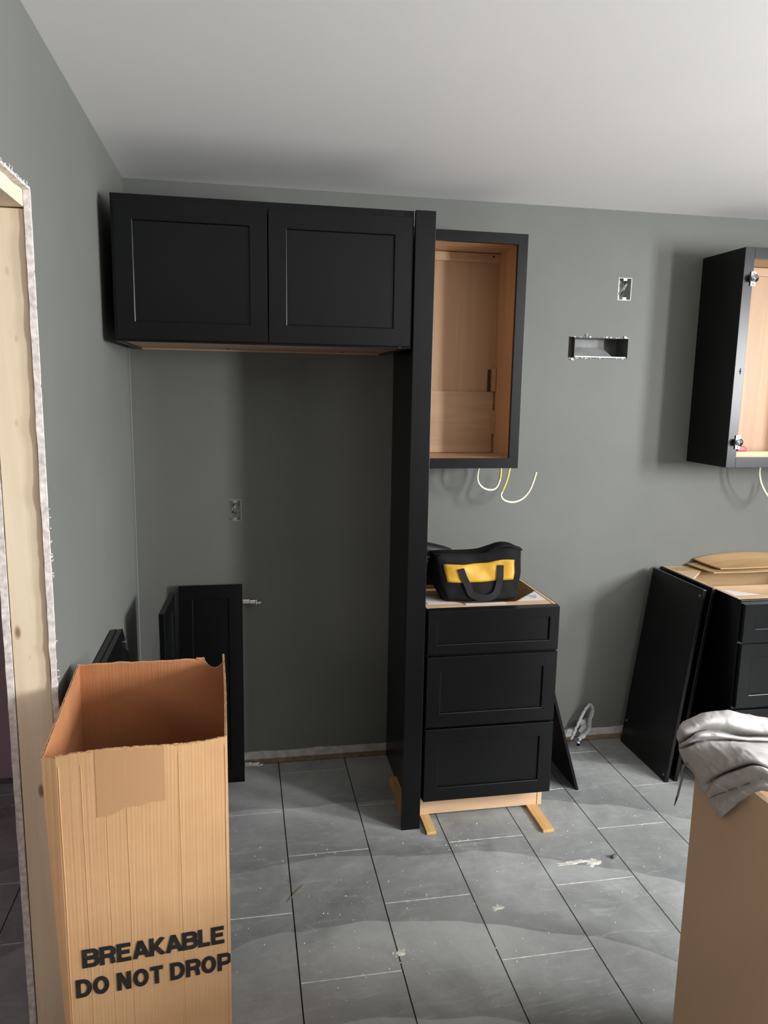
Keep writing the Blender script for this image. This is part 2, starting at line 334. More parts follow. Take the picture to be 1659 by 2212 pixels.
for nm, W3 in (('window_1', WIN1), ('window_3', WIN3)):
    bm = BM()
    for (a, b, c, d) in ((W3[0], W3[0] + .05, W3[2], W3[3]), (W3[1] - .05, W3[1], W3[2], W3[3]), (W3[0], W3[1], W3[2], W3[2] + .05), (W3[0], W3[1], W3[3] - .05, W3[3])): bx(bm, (XR + .05, a, c), (XR + .10, b, d))
    w1 = finish(nm, bm, 'white', kind='structure'); box('window_pane', (XR + .07, W3[0] + .05, W3[2] + .05), (XR + .075, W3[1] - .05, W3[3] - .05), 'glass', w1, 0)
bm = BM()
for (a, b, c, d) in ((WIN2[0], WIN2[0] + .05, WIN2[2], WIN2[3]), (WIN2[1] - .05, WIN2[1], WIN2[2], WIN2[3]), (WIN2[0], WIN2[1], WIN2[2], WIN2[2] + .05), (WIN2[0], WIN2[1], WIN2[3] - .05, WIN2[3]), (2.575, 2.625, WIN2[2], WIN2[3])): bx(bm, (a, YR - .10, c), (b, YR - .05, d))
w2 = finish('window_2', bm, 'white', kind='structure'); box('window_pane', (WIN2[0] + .05, YR - .08, WIN2[2] + .05), (WIN2[1] - .05, YR - .075, WIN2[3] - .05), 'glass', w2, 0)
bm = BM(); bx(bm, (-1.6, 0, 0), (-.1143, .12, H)); finish('wall_hall_back', bm, 'wall_purple', kind='structure')
bm = BM(); bx(bm, (-1.72, YR, 0), (-1.6, .12, H)); finish('wall_hall_side', bm, 'wall_purple', kind='structure')
bm = BM(); bx(bm, (-1.6, -.012, 0), (-.1143, 0, .02), .002); finish('baseboard_hall', bm, 'purplebase', kind='structure')
bm = BM(); bx(bm, (-1.72, YR - .12, H), (XR + .12, .16, H + .1)); finish('ceiling', bm, 'ceiling', kind='structure')

# bare drywall strip and sill plate at the foot of the back wall
bm = BM(); n = 240
top, bot = [], []
for i in range(n + 1):
    x = .002 + (XR - .004) * i / n
    zt = .060 + noise.noise(Vector((x * 7, 0, 3))) * .008 + noise.noise(Vector((x * 45, 0, 9))) * .004; zb = .0235 + noise.noise(Vector((x * 12, 4, 3))) * .003
    top.append((x, max(zt, .045))); bot.append((x, zb))
for (a0, a1), (b0, b1) in zip(zip(top, top[1:]), zip(bot, bot[1:])):
    V_ = [bm.verts.new(p) for p in ((a0[0], -.0022, a0[1]), (a1[0], -.0022, a1[1]), (b1[0], -.0022, b1[1]), (b0[0], -.0022, b0[1]), (a0[0], .0125, a0[1] + .002), (a1[0], .0125, a1[1] + .002), (b1[0], .0125, b1[1]), (b0[0], .0125, b0[1]))]
    for f in ((0, 1, 2, 3), (0, 4, 5, 1), (3, 2, 6, 7)): bm.faces.new([V_[k] for k in f])
bmesh.ops.remove_doubles(bm, verts=bm.verts, dist=.0001)
finish('trim_1', bm, 'strip', kind='structure')
bm = BM(); bx(bm, (.002, -.004, .0005), (XR - .002, .11, .0238), .001); finish('trim_2', bm, 'sill', kind='structure')

# ------------------------------------------------------------------ floor
bm = BM(); bx(bm, (-1.72, YR - .12, -.10), (XR + .12, .12, -.0085)); floor = finish('floor', bm, 'joint', kind='structure')
TX0, TW, TL = .5983, .3075, .6125
offs = {-1: -.4151, 0: -.1072, 1: -.4194, 2: -.7289, 3: -.4235, 4: -.7341, 5: -.4522}
joints = BM(); g = .0019
for k in range(-8, 14):
    xa, xb = TX0 + k * TW, TX0 + (k + 1) * TW
    if xa > XR - .02: break
    off = offs.get(k, -.1072 - .3063 * (k % 2))
    xa2, xb2 = max(xa, -1.6), min(xb, XR)
    for j in range(-1, 12):
        y1 = off - (j - 1) * TL; y0 = off - j * TL
        lo, hi = max(y0 + .0012, YR), min(y1 - .0012, -.0045)
        if hi - lo < .02: continue
        dz = random.uniform(-.0005, 0)
        for (u0, u1) in ([(xa2 + g, xb2 - g)] if not (xa2 < -.115 < xb2) else [(xa2 + g, xb2 - g)]):
            h2 = hi
            if y1 > -1.42 and u0 < 0 < u1: u0, = (.001,) 
            elif y1 > -1.42 and u1 <= 0 and u1 > -.115: u1 = -.116
            if u1 - u0 < .02: continue
            box('tile', (u0, lo, -.0085), (u1, h2, dz), 'tile', floor, .0008, loc=((u0 + u1) / 2, (lo + h2) / 2, 0))
        if y0 > YR and y0 < -.02: bx(joints, (max(xa2, -1.6) + .003, y0 - .0016, -.006), (xb2 - .003, y0 + .0016, -.0001))
finish('joint_dust', joints, 'jointdust', floor, kind='stuff')

# ------------------------------------------------------------------ fridge surround
fc = thing('fridge_cabinet', (.55, -.3, 1.866), 'black two-door wall cabinet mounted high over the empty refrigerator space', 'cabinet')
x0, x1, z0, z1, yf = .041, 1.050, 1.866, 2.335, -.605
bm = BM()
bx(bm, (x0, yf + .019, z0), (x0 + .013, -.001, z1), .0008); bx(bm, (x1 - .013, yf + .019, z0), (x1, -.001, z1), .0008); bx(bm, (x0 + .013, yf + .019, z1 - .013), (x1 - .013, -.001, z1), .0008)
finish('carcass', bm, 'black', fc)
bm = BM()
bx(bm, (x0, yf, z0), (x0 + .04, yf + .019, z1), .001); bx(bm, (x1 - .04, yf, z0), (x1, yf + .019, z1), .001); bx(bm, (x0 + .04, yf, z1 - .04), (x1 - .04, yf + .019, z1), .001); bx(bm, (x0 + .04, yf, z0), (x1 - .04, yf + .019, z0 + .04), .001)
finish('face_frame', bm, 'black', fc)
box('bottom_panel', (x0 + .013, yf + .019, z0 + .006), (x1 - .013, -.014, z0 + .018), 'maple_h', fc, 0)
box('hanging_rail', (x0 + .013, -.013, z0 + .0), (x1 - .013, -.001, z0 + .05), 'maple_h', fc, .0005)
for hx in (.40, .87):
    bm = BM(); cyl(bm, (hx, -.10, z0 + .0045), (hx, -.10, z0 + .0062), .006, 12); finish('screw_hole', bm, 'joint', fc)
shaker('door', fc, TR(.0525, -.6265, 1.8725), .4905, .4375, .0575)
shaker('door', fc, TR(.5465, -.6265, 1.8725), .4945, .4375, .0605)

ep = thing('refrigerator_end_panel', (1.09, -.3, 0), 'tall black end panel with wide front stile standing between refrigerator space and drawer base', 'panel')
box('front_stile', (1.052, -.625, .0), (1.1245, -.606, 2.335), 'black', ep, .0015)
box('side_panel', (1.106, -.606, .0), (1.1245, -.006, 2.335), 'black', ep, .001)
o = box('wooden_cleat', (1.068, -.600, .0005), (1.1055, -.262, .030), 'pine', ep, .001); o['label'] = 'raw pine cleat at the foot of the panel'

# ------------------------------------------------------------------ open wall cabinets
def open_wall_cabinet(t_, x0, x1, z0=1.404, z1=2.342, fl=.041, left_wall=True):
    yf = -.305; T = .013
    bm = BM()
    bx(bm, (x0, yf + .019, z0), (x0 + .004, -.001, z1), .0006); bx(bm, (x1 - .004, yf + .019, z0), (x1, -.001, z1), .0006)
    bx(bm, (x0 + .004, yf + .019, z1 - .004), (x1 - .004, -.001, z1)); finish('outer_skin', bm, 'black', t_)
    bm = BM()
    bx(bm, (x0, yf, z0), (x0 + fl, yf + .019, z1), .001); bx(bm, (x1 - fl, yf, z0), (x1, yf + .019, z1), .001)
    bx(bm, (x0 + fl, yf, z1 - fl), (x1 - fl, yf + .019, z1), .001); bx(bm, (x0 + fl, yf, z0), (x1 - fl, yf + .019, z0 + fl), .001); finish('face_frame', bm, 'black', t_)
    for nm, xa in (('inner_side', x0 + .0045), ('inner_side', x1 - .0175)): box(nm, (xa, yf + .0192, z0 + .001), (xa + .013, -.0015, z1 - .005), 'maple', t_, 0)
    box('back_panel', (x0 + .018, -.012, z0 + .02), (x1 - .018, -.002, z1 - .02), 'maple', t_, 0)
    box('top_panel', (x0 + .018, yf + .0192, z1 - .030), (x1 - .018, -.0125, z1 - .018), 'maple_h', t_, 0)
    box('bottom_panel', (x0 + .018, yf + .0192, z0 + .028), (x1 - .018, -.0125, z0 + .0405), 'maple_h', t_, 0)
    o = box('hanging_rail', (x0 + .018, -.028, z1 - .070), (x1 - .018, -.0125, z1 - .033), 'maple_h', t_, .0008)
    for hx in (x0 + .05, x1 - .05):
        bm = BM(); cyl(bm, (hx, -.0296, z1 - .045), (hx, -.0281, z1 - .045), .004, 10); finish('rail_screw', bm, 'joint', o)
wc = thing('wall_cabinet', (1.36, -.15, 1.404), 'open black-framed wall cabinet with maple interior, right next to the tall end panel', 'cabinet')
open_wall_cabinet(wc, 1.1255, 1.587)
pp = box('loose_back_board', (1.146, -.0235, 1.446), (1.561, -.0125, 1.717), 'maple_h', wc, .0006)
box('shelf_clip_block', (1.551, -.036, 1.719), (1.567, -.0128, 1.822), 'maple', wc, .0008); box('shelf_clip_block', (1.556, -.042, 1.530), (1.569, -.0238, 1.637), 'maple', wc, .0008)
bm = BM(); bx(bm, (1.535, -.0145, 1.719), (1.550, -.0125, 1.815)); o = finish('block_dark_side', bm, plain('dark_block_side', (.07, .03, .015, 1), .8), wc)  # flat dark strip for the dark side of the upper block
wc2 = thing('wall_cabinet', (2.86, -.15, 1.404), 'open black wall cabinet with nickel hinges and maple interior at the right edge', 'cabinet')
open_wall_cabinet(wc2, 2.557, 3.17, fl=.046)
box('front_ledge', (2.6035, -.285, 1.447), (3.12, -.262, 1.474), 'raw', wc2, .001)
def hinge(parent, x, y, z, s=1., flip=1):
    bm = BM(); bx(bm, (x - .008 * flip, y - .006, z - .030), (x + .016 * flip, y, z + .030), .0015)
    bx(bm, (x - .016, y - .016, z - .014), (x + .012, y - .002, z + .014), .003)
    h = finish('hinge', bm, 'chrome', parent)
    bm = BM(); cyl(bm, (x - .002, y - .026, z), (x - .002, y - .014, z), .017, 18, .014); finish('hinge_cup', bm, 'chrome', h, True)
    bm = BM(); cyl(bm, (x + .003, y - .0285, z + .004), (x + .003, y - .0255, z + .004), .006, 10); cyl(bm, (x - .006, y - .0285, z - .006), (x - .006, y - .0255, z - .006), .0045, 10); cyl(bm, (x + .004, y - .0075, z + .022), (x + .004, y - .0058, z + .022), .0035, 8); cyl(bm, (x + .004, y - .0075, z - .022), (x + .004, y - .0058, z - .022), .0035, 8)
    finish('hinge_screw', bm, 'rubber', h)
hinge(wc2, 2.598, -.305, 2.213); hinge(wc2, 2.598, -.305, 1.517)
bm = BM(); bx(bm, (2.583, -.3062, 1.812), (2.586, -.3049, 1.838)); bx(bm, (2.579, -.3062, 1.822), (2.588, -.3049, 1.826)); finish('paint_chip', bm, 'joint', wc2)
rb = thing('red_plastic_piece', (2.648, -.262, 1.4755), 'small red plastic piece lying in the right wall cabinet beside its lower hinge', 'plastic piece')
bm = BM(); bx(bm, (2.622, -.285, 1.4752), (2.662, -.262, 1.497), .003); bx(bm, (2.6625, -.280, 1.4752), (2.673, -.266, 1.489), .002); finish('body', bm, 'red', rb)

# cables hanging below the wall cabinets
def cable(label, segs, cat='cable', r=.0052):
    p0 = Vector(segs[0][0][0]); t_ = thing('cable', tuple(p0), label, cat, None)
    for pts, mat, nm in segs:
        bm = BM(); tube(bm, catmull(pts, 8), r, 8, flat=.75); finish(nm, bm, mat, t_, True)
cable('short loop of cream cable hanging under the open wall cabinet, nearest the end panel', [([(1.474, -.15, 1.408), (1.463, -.152, 1.37), (1.464, -.155, 1.33), (1.488, -.155, 1.302), (1.525, -.152, 1.292), (1.551, -.15, 1.303), (1.566, -.15, 1.339)], 'cable', 'sheath'), ([(1.566, -.15, 1.339), (1.568, -.15, 1.37), (1.566, -.15, 1.41)], 'cable_y', 'yellow_sheath')])
cable('longer cream cable with free upturned end hanging under the open wall cabinet corner', [([(1.613, -.15, 1.262 + .15), (1.600, -.15, 1.34), (1.580, -.15, 1.285)], 'cable_y', 'yellow_sheath'), ([(1.580, -.15, 1.285), (1.574, -.15, 1.266), (1.590, -.15, 1.245), (1.630, -.15, 1.236), (1.672, -.15, 1.250), (1.704, -.15, 1.285), (1.722, -.15, 1.33), (1.733, -.15, 1.370)], 'cable', 'sheath')])
cable('cream cable hanging under the hinged wall cabinet at the right edge', [([(2.847, -.15, 1.41), (2.846, -.15, 1.36), (2.862, -.15, 1.31), (2.894, -.15, 1.262), (2.935, -.15, 1.225), (2.98, -.15, 1.22), (3.01, -.15, 1.26), (3.02, -.15, 1.32)], 'cable', 'sheath')])

# ------------------------------------------------------------------ outlet boxes and duct
def outlet(B, label, seed, shift):
    x0, x1, z0, z1 = B; e = .0008; t_ = thing('outlet_box', ((x0 + x1) / 2, .0, z0), label, 'outlet box')
    bm = BM(); d = .055; T = .0012
    for lo, hi in (((x0 + e, -.0005, z0 + e), (x0 + e + T, d, z1 - e)), ((x1 - e - T, -.0005, z0 + e), (x1 - e, d, z1 - e)), ((x0 + e + T, -.0005, z0 + e), (x1 - e - T, d, z0 + e + T)), ((x0 + e + T, -.0005, z1 - e - T), (x1 - e - T, d, z1 - e)), ((x0 + e + T, d - T, z0 + e + T), (x1 - e - T, d, z1 - e - T))): bx(bm, lo, hi)
    finish('metal_box', bm, 'steel', t_)
    cx = (x0 + x1) / 2
    for zz, s in ((z0 + .007, 1), (z1 - .007, -1)):
        bm = BM(); bx(bm, (cx - .009, -.0012, zz - .0055), (cx + .009, .0003, zz + .0055), .0004); ear = finish('mounting_ear', bm, 'steel', t_)
        bm = BM(); cyl(bm, (cx, -.0028, zz), (cx, -.0013, zz), .0038, 10); finish('ear_screw', bm, 'chrome', ear)
    rnd = random.Random(seed)
    for i in range(5):
        a = cx + rnd.uniform(-.014, .012); b = cx + rnd.uniform(-.012, .016)
        pts = [(a, .045, z0 + .02 + rnd.uniform(0, .01)), (a - .006, .020, z0 + .033), (cx + rnd.uniform(-.012, .004), .006, (z0 + z1) / 2), (b, .012, z1 - .025), (b + .006, .030, z1 - .030)]
        bm = BM(); tube(bm, catmull(pts, 6), .0021, 6); finish('wire', bm, ('wirew', 'copper', 'rubber')[i % 3], t_, True)
    bm = BM(); n = 36; per = []
    for i in range(n):   # torn rim
        u = i / n * 4; s = int(u); f = u - s
        p = [(x0 + (x1 - x0) * f, z0), (x1, z0 + (z1 - z0) * f), (x1 - (x1 - x0) * f, z1), (x0, z1 - (z1 - z0) * f)][s]
        c = Vector((cx, 0, (z0 + z1) / 2)); q = Vector((p[0], 0, p[1])); dd = (q - c).normalized()
        per.append((bm.verts.new((q.x, -.0012, q.z)), bm.verts.new((q.x + dd.x * (.0004 + rnd.random() * .0014), -.0004, q.z + dd.z * (.0004 + rnd.random() * .0014)))))
    for i in range(n): a, b = per[i], per[(i + 1) % n]; bm.faces.new((a[0], a[1], b[1], b[0]))
    finish('torn_rim', bm, 'gypsum', t_)
outlet(B1, 'open steel outlet box with loose wires low in the refrigerator recess', 3, 0)
outlet(B2, 'open steel outlet box with wires above the vent duct', 8, 0)
x0, x1, z0, z1 = DUCT
dt = thing('vent_duct', ((x0 + x1) / 2, 0, z0), 'rectangular galvanised vent duct opening cut in the gray wall', 'duct')
bm = BM(); e = .001; T = .0012; d = .112; xl = x0 + .028
for lo, hi in (((xl, -.006, z0 + e), (xl + T, d, z1 - e)), ((x1 - e - T, -.002, z0 + e), (x1 - e, d, z1 - e)), ((xl + T, -.003, z0 + e), (x1 - e - T, d, z0 + e + T)), ((xl + T, -.001, z1 - e - T), (x1 - e - T, d, z1 - e)), ((xl, d, z0 + e), (x1 - e, d + T, z1 - e))): bx(bm, lo, hi)
finish('duct_sleeve', bm, M['sleeve'], dt)
bm = BM(); prism(bm, [(0.004, z0 + .006), (.105, z0 + .052), (.105, z0 + .050), (.006, z0 + .004)], xl + .003, x1 - .075, lambda p, t_: (t_, p[0], p[1])); finish('damper_plate', bm, M['damper'], dt)
bm = BM(); cyl(bm, (x1 - .068, .055, z0 + .012), (x1 - .066, .055, z0 + .052), .0018, 6); cyl(bm, (x1 - .070, .050, z0 + .012), (x1 - .060, .050, z0 + .012), .003, 6); finish('damper_pin', bm, 'rubber', dt)
bm = BM(); bx(bm, (xl + .004, -.005, z0 + .002), (x1 - .012, -.001, z0 + .0075), .001); finish('front_lip', bm, M['damper'], dt)
box('gap_shade_block', (x0 + .0005, .02, z0 + .001), (xl - .0015, .09, z1 - .001), plain('painted_gap_shade', (.08, .07, .06, 1), .9), dt, 0)  # dark block in the cut gap, its colour stands in for the shade
bm = BM(); rnd = random.Random(5)
def flake(c, s):
    pts = [Vector((c[0] + math.cos(a) * s * rnd.uniform(.5, 1.2), c[1] + rnd.uniform(-.003, 0), c[2] + math.sin(a) * s * .55 * rnd.uniform(.5, 1.2))) for a in [k * math.pi / 3 for k in range(6)]]
    vs = [bm.verts.new(p) for p in pts]; b_ = [bm.verts.new(p + Vector((0, .0025, 0))) for p in pts]; bm.faces.new(vs); bm.faces.new(b_[::-1])
    for i in range(6): bm.faces.new((vs[i], b_[i], b_[(i + 1) % 6], vs[(i + 1) % 6]))
for i in range(12): flake((x0 + rnd.random() * (x1 - x0), -.0015, z1 + rnd.uniform(-.001, .003)), rnd.uniform(.003, .008))
for i in range(12): flake((x0 + rnd.random() * (x1 - x0), -.0015, z0 - rnd.uniform(0, .004)), rnd.uniform(.003, .008))
flake((x0 + .02, -.003, z0 - .008), .014); flake((x1 - .02, -.003, z1 + .004), .010)
tube(bm, [(x0 + .085, -.001, z1), (x0 + .083, -.008, z1 + .008), (x0 + .086, -.010, z1 + .016)], [.003, .002, .0008], 5)
finish('torn_rim', bm, 'gypsum', dt, kind='stuff')

# ------------------------------------------------------------------ drawer base
def base_shell(t_, x0, x1, top=.8965, kick=True):
    yf = -.607; z0 = .113
    bm = BM()
    for xa in (x0, x1 - .015):
        prism(bm, [(-.002, .012), (-.002, top), (yf + .019, top), (yf + .019, z0), (-.535, z0), (-.535, .012)], xa, xa + .015, lambda p, t2: (t2, p[0], p[1]))
    bm2 = BM(); finish('side_panels', bm, 'black', t_) if False else None
    return bm
db = thing('drawer_base_cabinet', (1.40, -.3, 0), 'black base cabinet with three shaker drawers and no countertop, under the tool bag', 'cabinet')
X0, X1, TOP = 1.1345, 1.669, .8965
def side(t_, xa, th, mat, top=TOP):
    bm = BM(); prism(bm, [(-.004, .014), (-.004, top), (-.588, top), (-.588, .113), (-.535, .113), (-.535, .014)], xa, xa + th, lambda p, q: (q, p[0], p[1])); finish('side_panel', bm, mat, t_)
def base_body(t_, X0, X1, top=TOP, yf=-.607):
    side(t_, X0, .004, 'black', top); side(t_, X1 - .004, .004, 'black', top)
    for xa in (X0 + .0042, X1 - .0165):
        bm = BM(); prism(bm, [(-.004, .014), (-.004, top + .0006), (-.587, top + .0006), (-.587, .114), (-.534, .114), (-.534, .014)], xa, xa + .0123, lambda p, q: (q, p[0], p[1])); finish('inner_side', bm, 'raw', t_)
    bm = BM(); bx(bm, (X0, yf, .113), (X0 + .038, yf + .019, top), .001); bx(bm, (X1 - .038, yf, .113), (X1, yf + .019, top), .001)
    for z0, z1 in ((top - .03, top), (.700, .735), (.405, .440), (.113, .150)): bx(bm, (X0 + .038, yf, z0), (X1 - .038, yf + .019, z1), .001)
    finish('face_frame', bm, 'black', t_)
    box('back_panel', (X0 + .017, -.012, .05), (X1 - .017, -.004, top), 'ply', t_, 0); box('bottom_panel', (X0 + .017, -.587, .114), (X1 - .017, -.013, .126), 'ply', t_, 0)
    box('toe_kick', (X0 + .008, -.547, .013), (X1 - .006, -.5355, .112), 'raw', t_, .0008)
base_body(db, X0, X1)
box('kick_end_strip', (X1 - .022, -.5495, .013), (X1 - .003, -.5473, .112), 'raw', db, .0005)
box('front_stretcher', (X0 + .017, -.587, TOP - .012), (X1 - .017, -.535, TOP - .001), 'raw', db, .0005)
box('rear_stretcher', (X0 + .017, -.09, TOP - .060), (X1 - .017, -.013, TOP - .045), 'raw', db, .0005)
box('middle_stretcher', (X0 + .017, -.43, TOP - .012), (1.53, -.34, TOP - .0), 'ply', db, .0005)
def gusset(t_, pts, z=TOP - .0005, th=.009, label=True):
    bm = BM(); prism(bm, pts, z - th, z, lambda p, q: (p[0], p[1], q)); o = finish('corner_block', bm, 'raw', t_)
    if label:
        c = Vector((sum(p[0] for p in pts) / 3, sum(p[1] for p in pts) / 3)); bm = BM(); prism(bm, [tuple(c + (Vector(p) - c) * .86) for p in pts], z + .0002, z + .0008, lambda p, q: (p[0], p[1], q)); finish('label_sticker', bm, 'paper', o)
gusset(db, [(X0 + .017, -.534), (X0 + .160, -.534), (X0 + .017, -.40)]); gusset(db, [(X1 - .150, -.534), (X1 - .017, -.534), (X1 - .017, -.395)])
box('paper_strip', (1.303, -.566, TOP + .0002), (1.468, -.540, TOP + .0008), 'paper', db, 0)
bm = BM()
for k in range(3): bx(bm, (1.592 + k * .004, -.470 - k * .016, TOP + .0009), (1.630 - k * .006, -.466 - k * .016, TOP + .0013))
finish('label_print', bm, 'grayp', db)
for (z0, z1, rl) in ((.7225, .8955, .038), (.4265, .7115, .055), (.1150, .4165, .055)):
    o = shaker('drawer_front', db, TR(1.1355, -.628, z0), .5295, z1 - z0, rl if rl < .05 else .055, .0205, panel_name='drawer_panel')
def shim(lo, hi, label):
    o = box('wood_shim', lo, hi, 'pine', None, .0015, loc=((lo[0] + hi[0]) / 2, (lo[1] + hi[1]) / 2, lo[2])); o['label'] = label; o['category'] = 'wood strip'; o['group'] = 'pine strips under the drawer base'; return o
o1 = shim((1.143, -.671, .0003), (1.181, -.02, .0128), 'flat pine strip poking out under the drawer base beside the end panel')
o2 = shim((1.602, -.729, .0003), (1.648, -.02, .0128), 'flat pine strip poking farther out under the right end of the drawer base')

# leaning filler panel right of the drawer base
def slab(name, origin, ex, ez, W_, H_, T, label, cat='panel', mat='black', group=None, dots=True, parts=True):
    """flat panel: origin = lower front corner, ex along its width, ez up its face; thickness along ez x ex"""
    t_ = thing(name, origin, label, cat, group); mtx = frame_mtx(origin, ex, ez)
    box('board', (0, 0, 0), (W_, T, H_), mat, t_, .0015, mtx)
    return t_, mtx
z_t = .655; xb, xt = 1.884, 1.6725
L_ = math.hypot(xb - .0 - xt, z_t)
lp, mtx = slab('filler_panel', (xb, -.447, .0015), (0, 1, 0), (xt + .016 - xb, 0, z_t), .40, L_, .0125, 'thin plain black panel leaning against the right side of the drawer base')

# ------------------------------------------------------------------ right base cabinet and doors leaning on it
db2 = thing('drawer_base_cabinet', (2.80, -.3, 0), 'black base cabinet with drawers at the right edge, plywood sheets on its open top', 'cabinet')
base_body(db2, 2.472, 3.20, .885)
for (z0, z1) in ((.7095, .872), (.4195, .6995), (.1150, .4095)): shaker('drawer_front', db2, TR(2.479, -.628, z0), .70, z1 - z0, .055, .0205, panel_name='drawer_panel')
box('front_stretcher', (2.489, -.587, .872), (3.183, -.535, .884), 'raw', db2, .0005)
box('rear_stretcher', (2.489, -.10, .872), (3.183, -.013, .884), 'ply', db2, .0005)
gusset(db2, [(2.489, -.534), (2.63, -.534), (2.489, -.42)], .884); gusset(db2, [(2.489, -.101), (2.489, -.24), (2.62, -.101)], .884, label=False)
bm = BM(); bx(bm, (2.52, -.24, .735), (3.10, -.228, .842), .001); bx(bm, (2.52, -.53, .735), (2.532, -.241, .842), .001); bx(bm, (3.088, -.53, .735), (3.10, -.241, .842), .001); bx(bm, (2.532, -.53, .735), (3.088, -.518, .842), .001); finish('drawer_box', bm, 'maple_h', db2)
def lean_door(xb, xt, y0, y1, zt, label, dots=()):
    Lz = math.hypot(xt - xb, zt); t_ = thing('cabinet_door', (xb, y0, 0), label, 'door', 'doors leaning on the right base cabinet')
    m_ = frame_mtx((xb, y1, .001), (0, -1, 0), (xt - xb, 0, zt))
    box('door_back', (0, .0, 0), (y1 - y0, .018, Lz), 'black', t_, .0025, m_)
    for (a, b) in dots:
        bm = BM(); cyl(bm, (a, -.003, b), (a, .0, b), .0055, 12); bmesh.ops.transform(bm, matrix=m_, verts=bm.verts); finish('bumper_dot', bm, 'bumper', t_)
    return m_, t_
m_, ld = lean_door(2.296, 2.402, -.449, -.040, .889, 'outer of two plain black doors leaning against the right base cabinet, with pale bumper dots', [(.395, .865), (.392, .03), (.022, .12)])
m_, ld2 = lean_door(2.342, 2.446, -.447, -.030, .893, 'inner black door leaning between the outer door and the right base cabinet side')
# plywood sheets on the right base
def sheet(x0, y0, x1, y1, z, lift, th, label, seed, skew=0.):
    bm = BM(); nx, ny = 16, 8; gr = []
    for s in (0, 1):
        g_ = []
        for i in range(nx + 1):
            row = []
            for j in range(ny + 1):
                u, v_ = i / nx, j / ny; x = x0 + (x1 - x0) * u + skew * (1 - v_) * (1 - u); y = y0 + (y1 - y0) * v_
                zz = z + lift * v_ * v_ * (1 - (1 - min(1, u * 3)) ** 2 * .6) + .004 * noise.noise(Vector((x * 4, y * 4, seed))) + .01 * math.sin(u * math.pi) * (v_) + s * th
                row.append(bm.verts.new((x, y, zz)))
            g_.append(row)
        gr.append(g_)
    for i in range(nx):
        for j in range(ny):
            bm.faces.new((gr[0][i][j], gr[0][i][j + 1], gr[0][i + 1][j + 1], gr[0][i + 1][j])); bm.faces.new((gr[1][i][j], gr[1][i + 1][j], gr[1][i + 1][j + 1], gr[1][i][j + 1]))
    for i in range(nx):
        for j in (0, ny): bm.faces.new((gr[0][i][j], gr[0][i + 1][j], gr[1][i + 1][j], gr[1][i][j]))
    for j in range(ny):
        for i in (0, nx): bm.faces.new((gr[0][i][j], gr[1][i][j], gr[1][i][j + 1], gr[0][i][j + 1]))
    o = finish('plywood_sheet', bm, 'ply', None, True, loc=((x0 + x1) / 2, (y0 + y1) / 2, z)); o['label'] = label; o['category'] = 'board'; o['group'] = 'plywood sheets on the right base cabinet'
    for p in o.data.polygons: p.use_smooth = False
sheet(2.60, -.185, 3.16, -.015, .8895, .010, .005, 'lower thin plywood sheet lying on the open right base cabinet', 2, .03)
sheet(2.635, -.170, 3.17, -.012, .905, .026, .006, 'upper warped plywood sheet on top of the right base cabinet', 6, .04)

# ------------------------------------------------------------------ pieces in the left corner
bf = thing('corner_cabinet_door', (.3, -.2, 0), 'folded pair of black shaker corner-cabinet doors standing in the refrigerator recess', 'door')
h0 = Vector((.174, -.150, .0005)); ezR = Vector((0, .115, .89)).normalized()
mR = frame_mtx((.174, -.153, .0005), (.2685, .0, 0), (0, .105, .87)); shaker('right_leaf', bf, mR, .2695, .876, .058, .02)
mL = frame_mtx((.160, -.47, .0005), (.012, .300, 0), (0, .105, .87)); shaker('left_leaf', bf, mL, .302, .876, .058, .02)
def small_hinge(z):
    bm = BM(); bx(bm, (.2695, .004, z - .010), (.300, .018, z + .008), .002); bx(bm, (.300, .006, z - .012), (.325, .022, z + .004), .003); bmesh.ops.transform(bm, matrix=mR, verts=bm.verts); h = finish('hinge', bm, 'chrome', bf)
    bm = BM(); cyl(bm, (.330, .012, z - .016), (.330, .012, z + .006), .006, 10); bx(bm, (.325, .008, z - .012), (.350, .012, z - .004)); bmesh.ops.transform(bm, matrix=mR, verts=bm.verts); finish('hinge_arm', bm, 'chrome', h)
    bm = BM(); cyl(bm, (.290, .000, z), (.290, .005, z), .006, 10); bmesh.ops.transform(bm, matrix=mR, verts=bm.verts); finish('hinge_screw', bm, 'chrome', h)
small_hinge(.800); small_hinge(.075)
def wall_lean(i, x_top, x_bot, label):
    t_ = thing('cabinet_door', (x_bot, -.9, 0), label, 'door', 'doors leaning on the left wall')
    zt = .900; m_ = frame_mtx((x_bot + .02, -1.14, .001), (0, 1, 0), (x_top - x_bot, 0, zt)); shaker('leaf', t_, m_, .44, math.hypot(x_top - x_bot, zt), .055, .019); return m_, t_
m1, w1d = wall_lean(0, .003, .160, 'black cabinet door leaning flat on the left wall behind the cardboard box, touching the wall')
m2, w2d = wall_lean(1, .0225, .182, 'black cabinet door leaning on the left wall, outer of the pair behind the cardboard box')
bm = BM(); cyl(bm, (.432, -.006, .868), (.432, .0, .868), .007, 10); bx(bm, (.425, -.004, .84), (.439, .0, .86), .001); bmesh.ops.transform(bm, matrix=m2, verts=bm.verts); finish('hinge', bm, 'chrome', w2d)

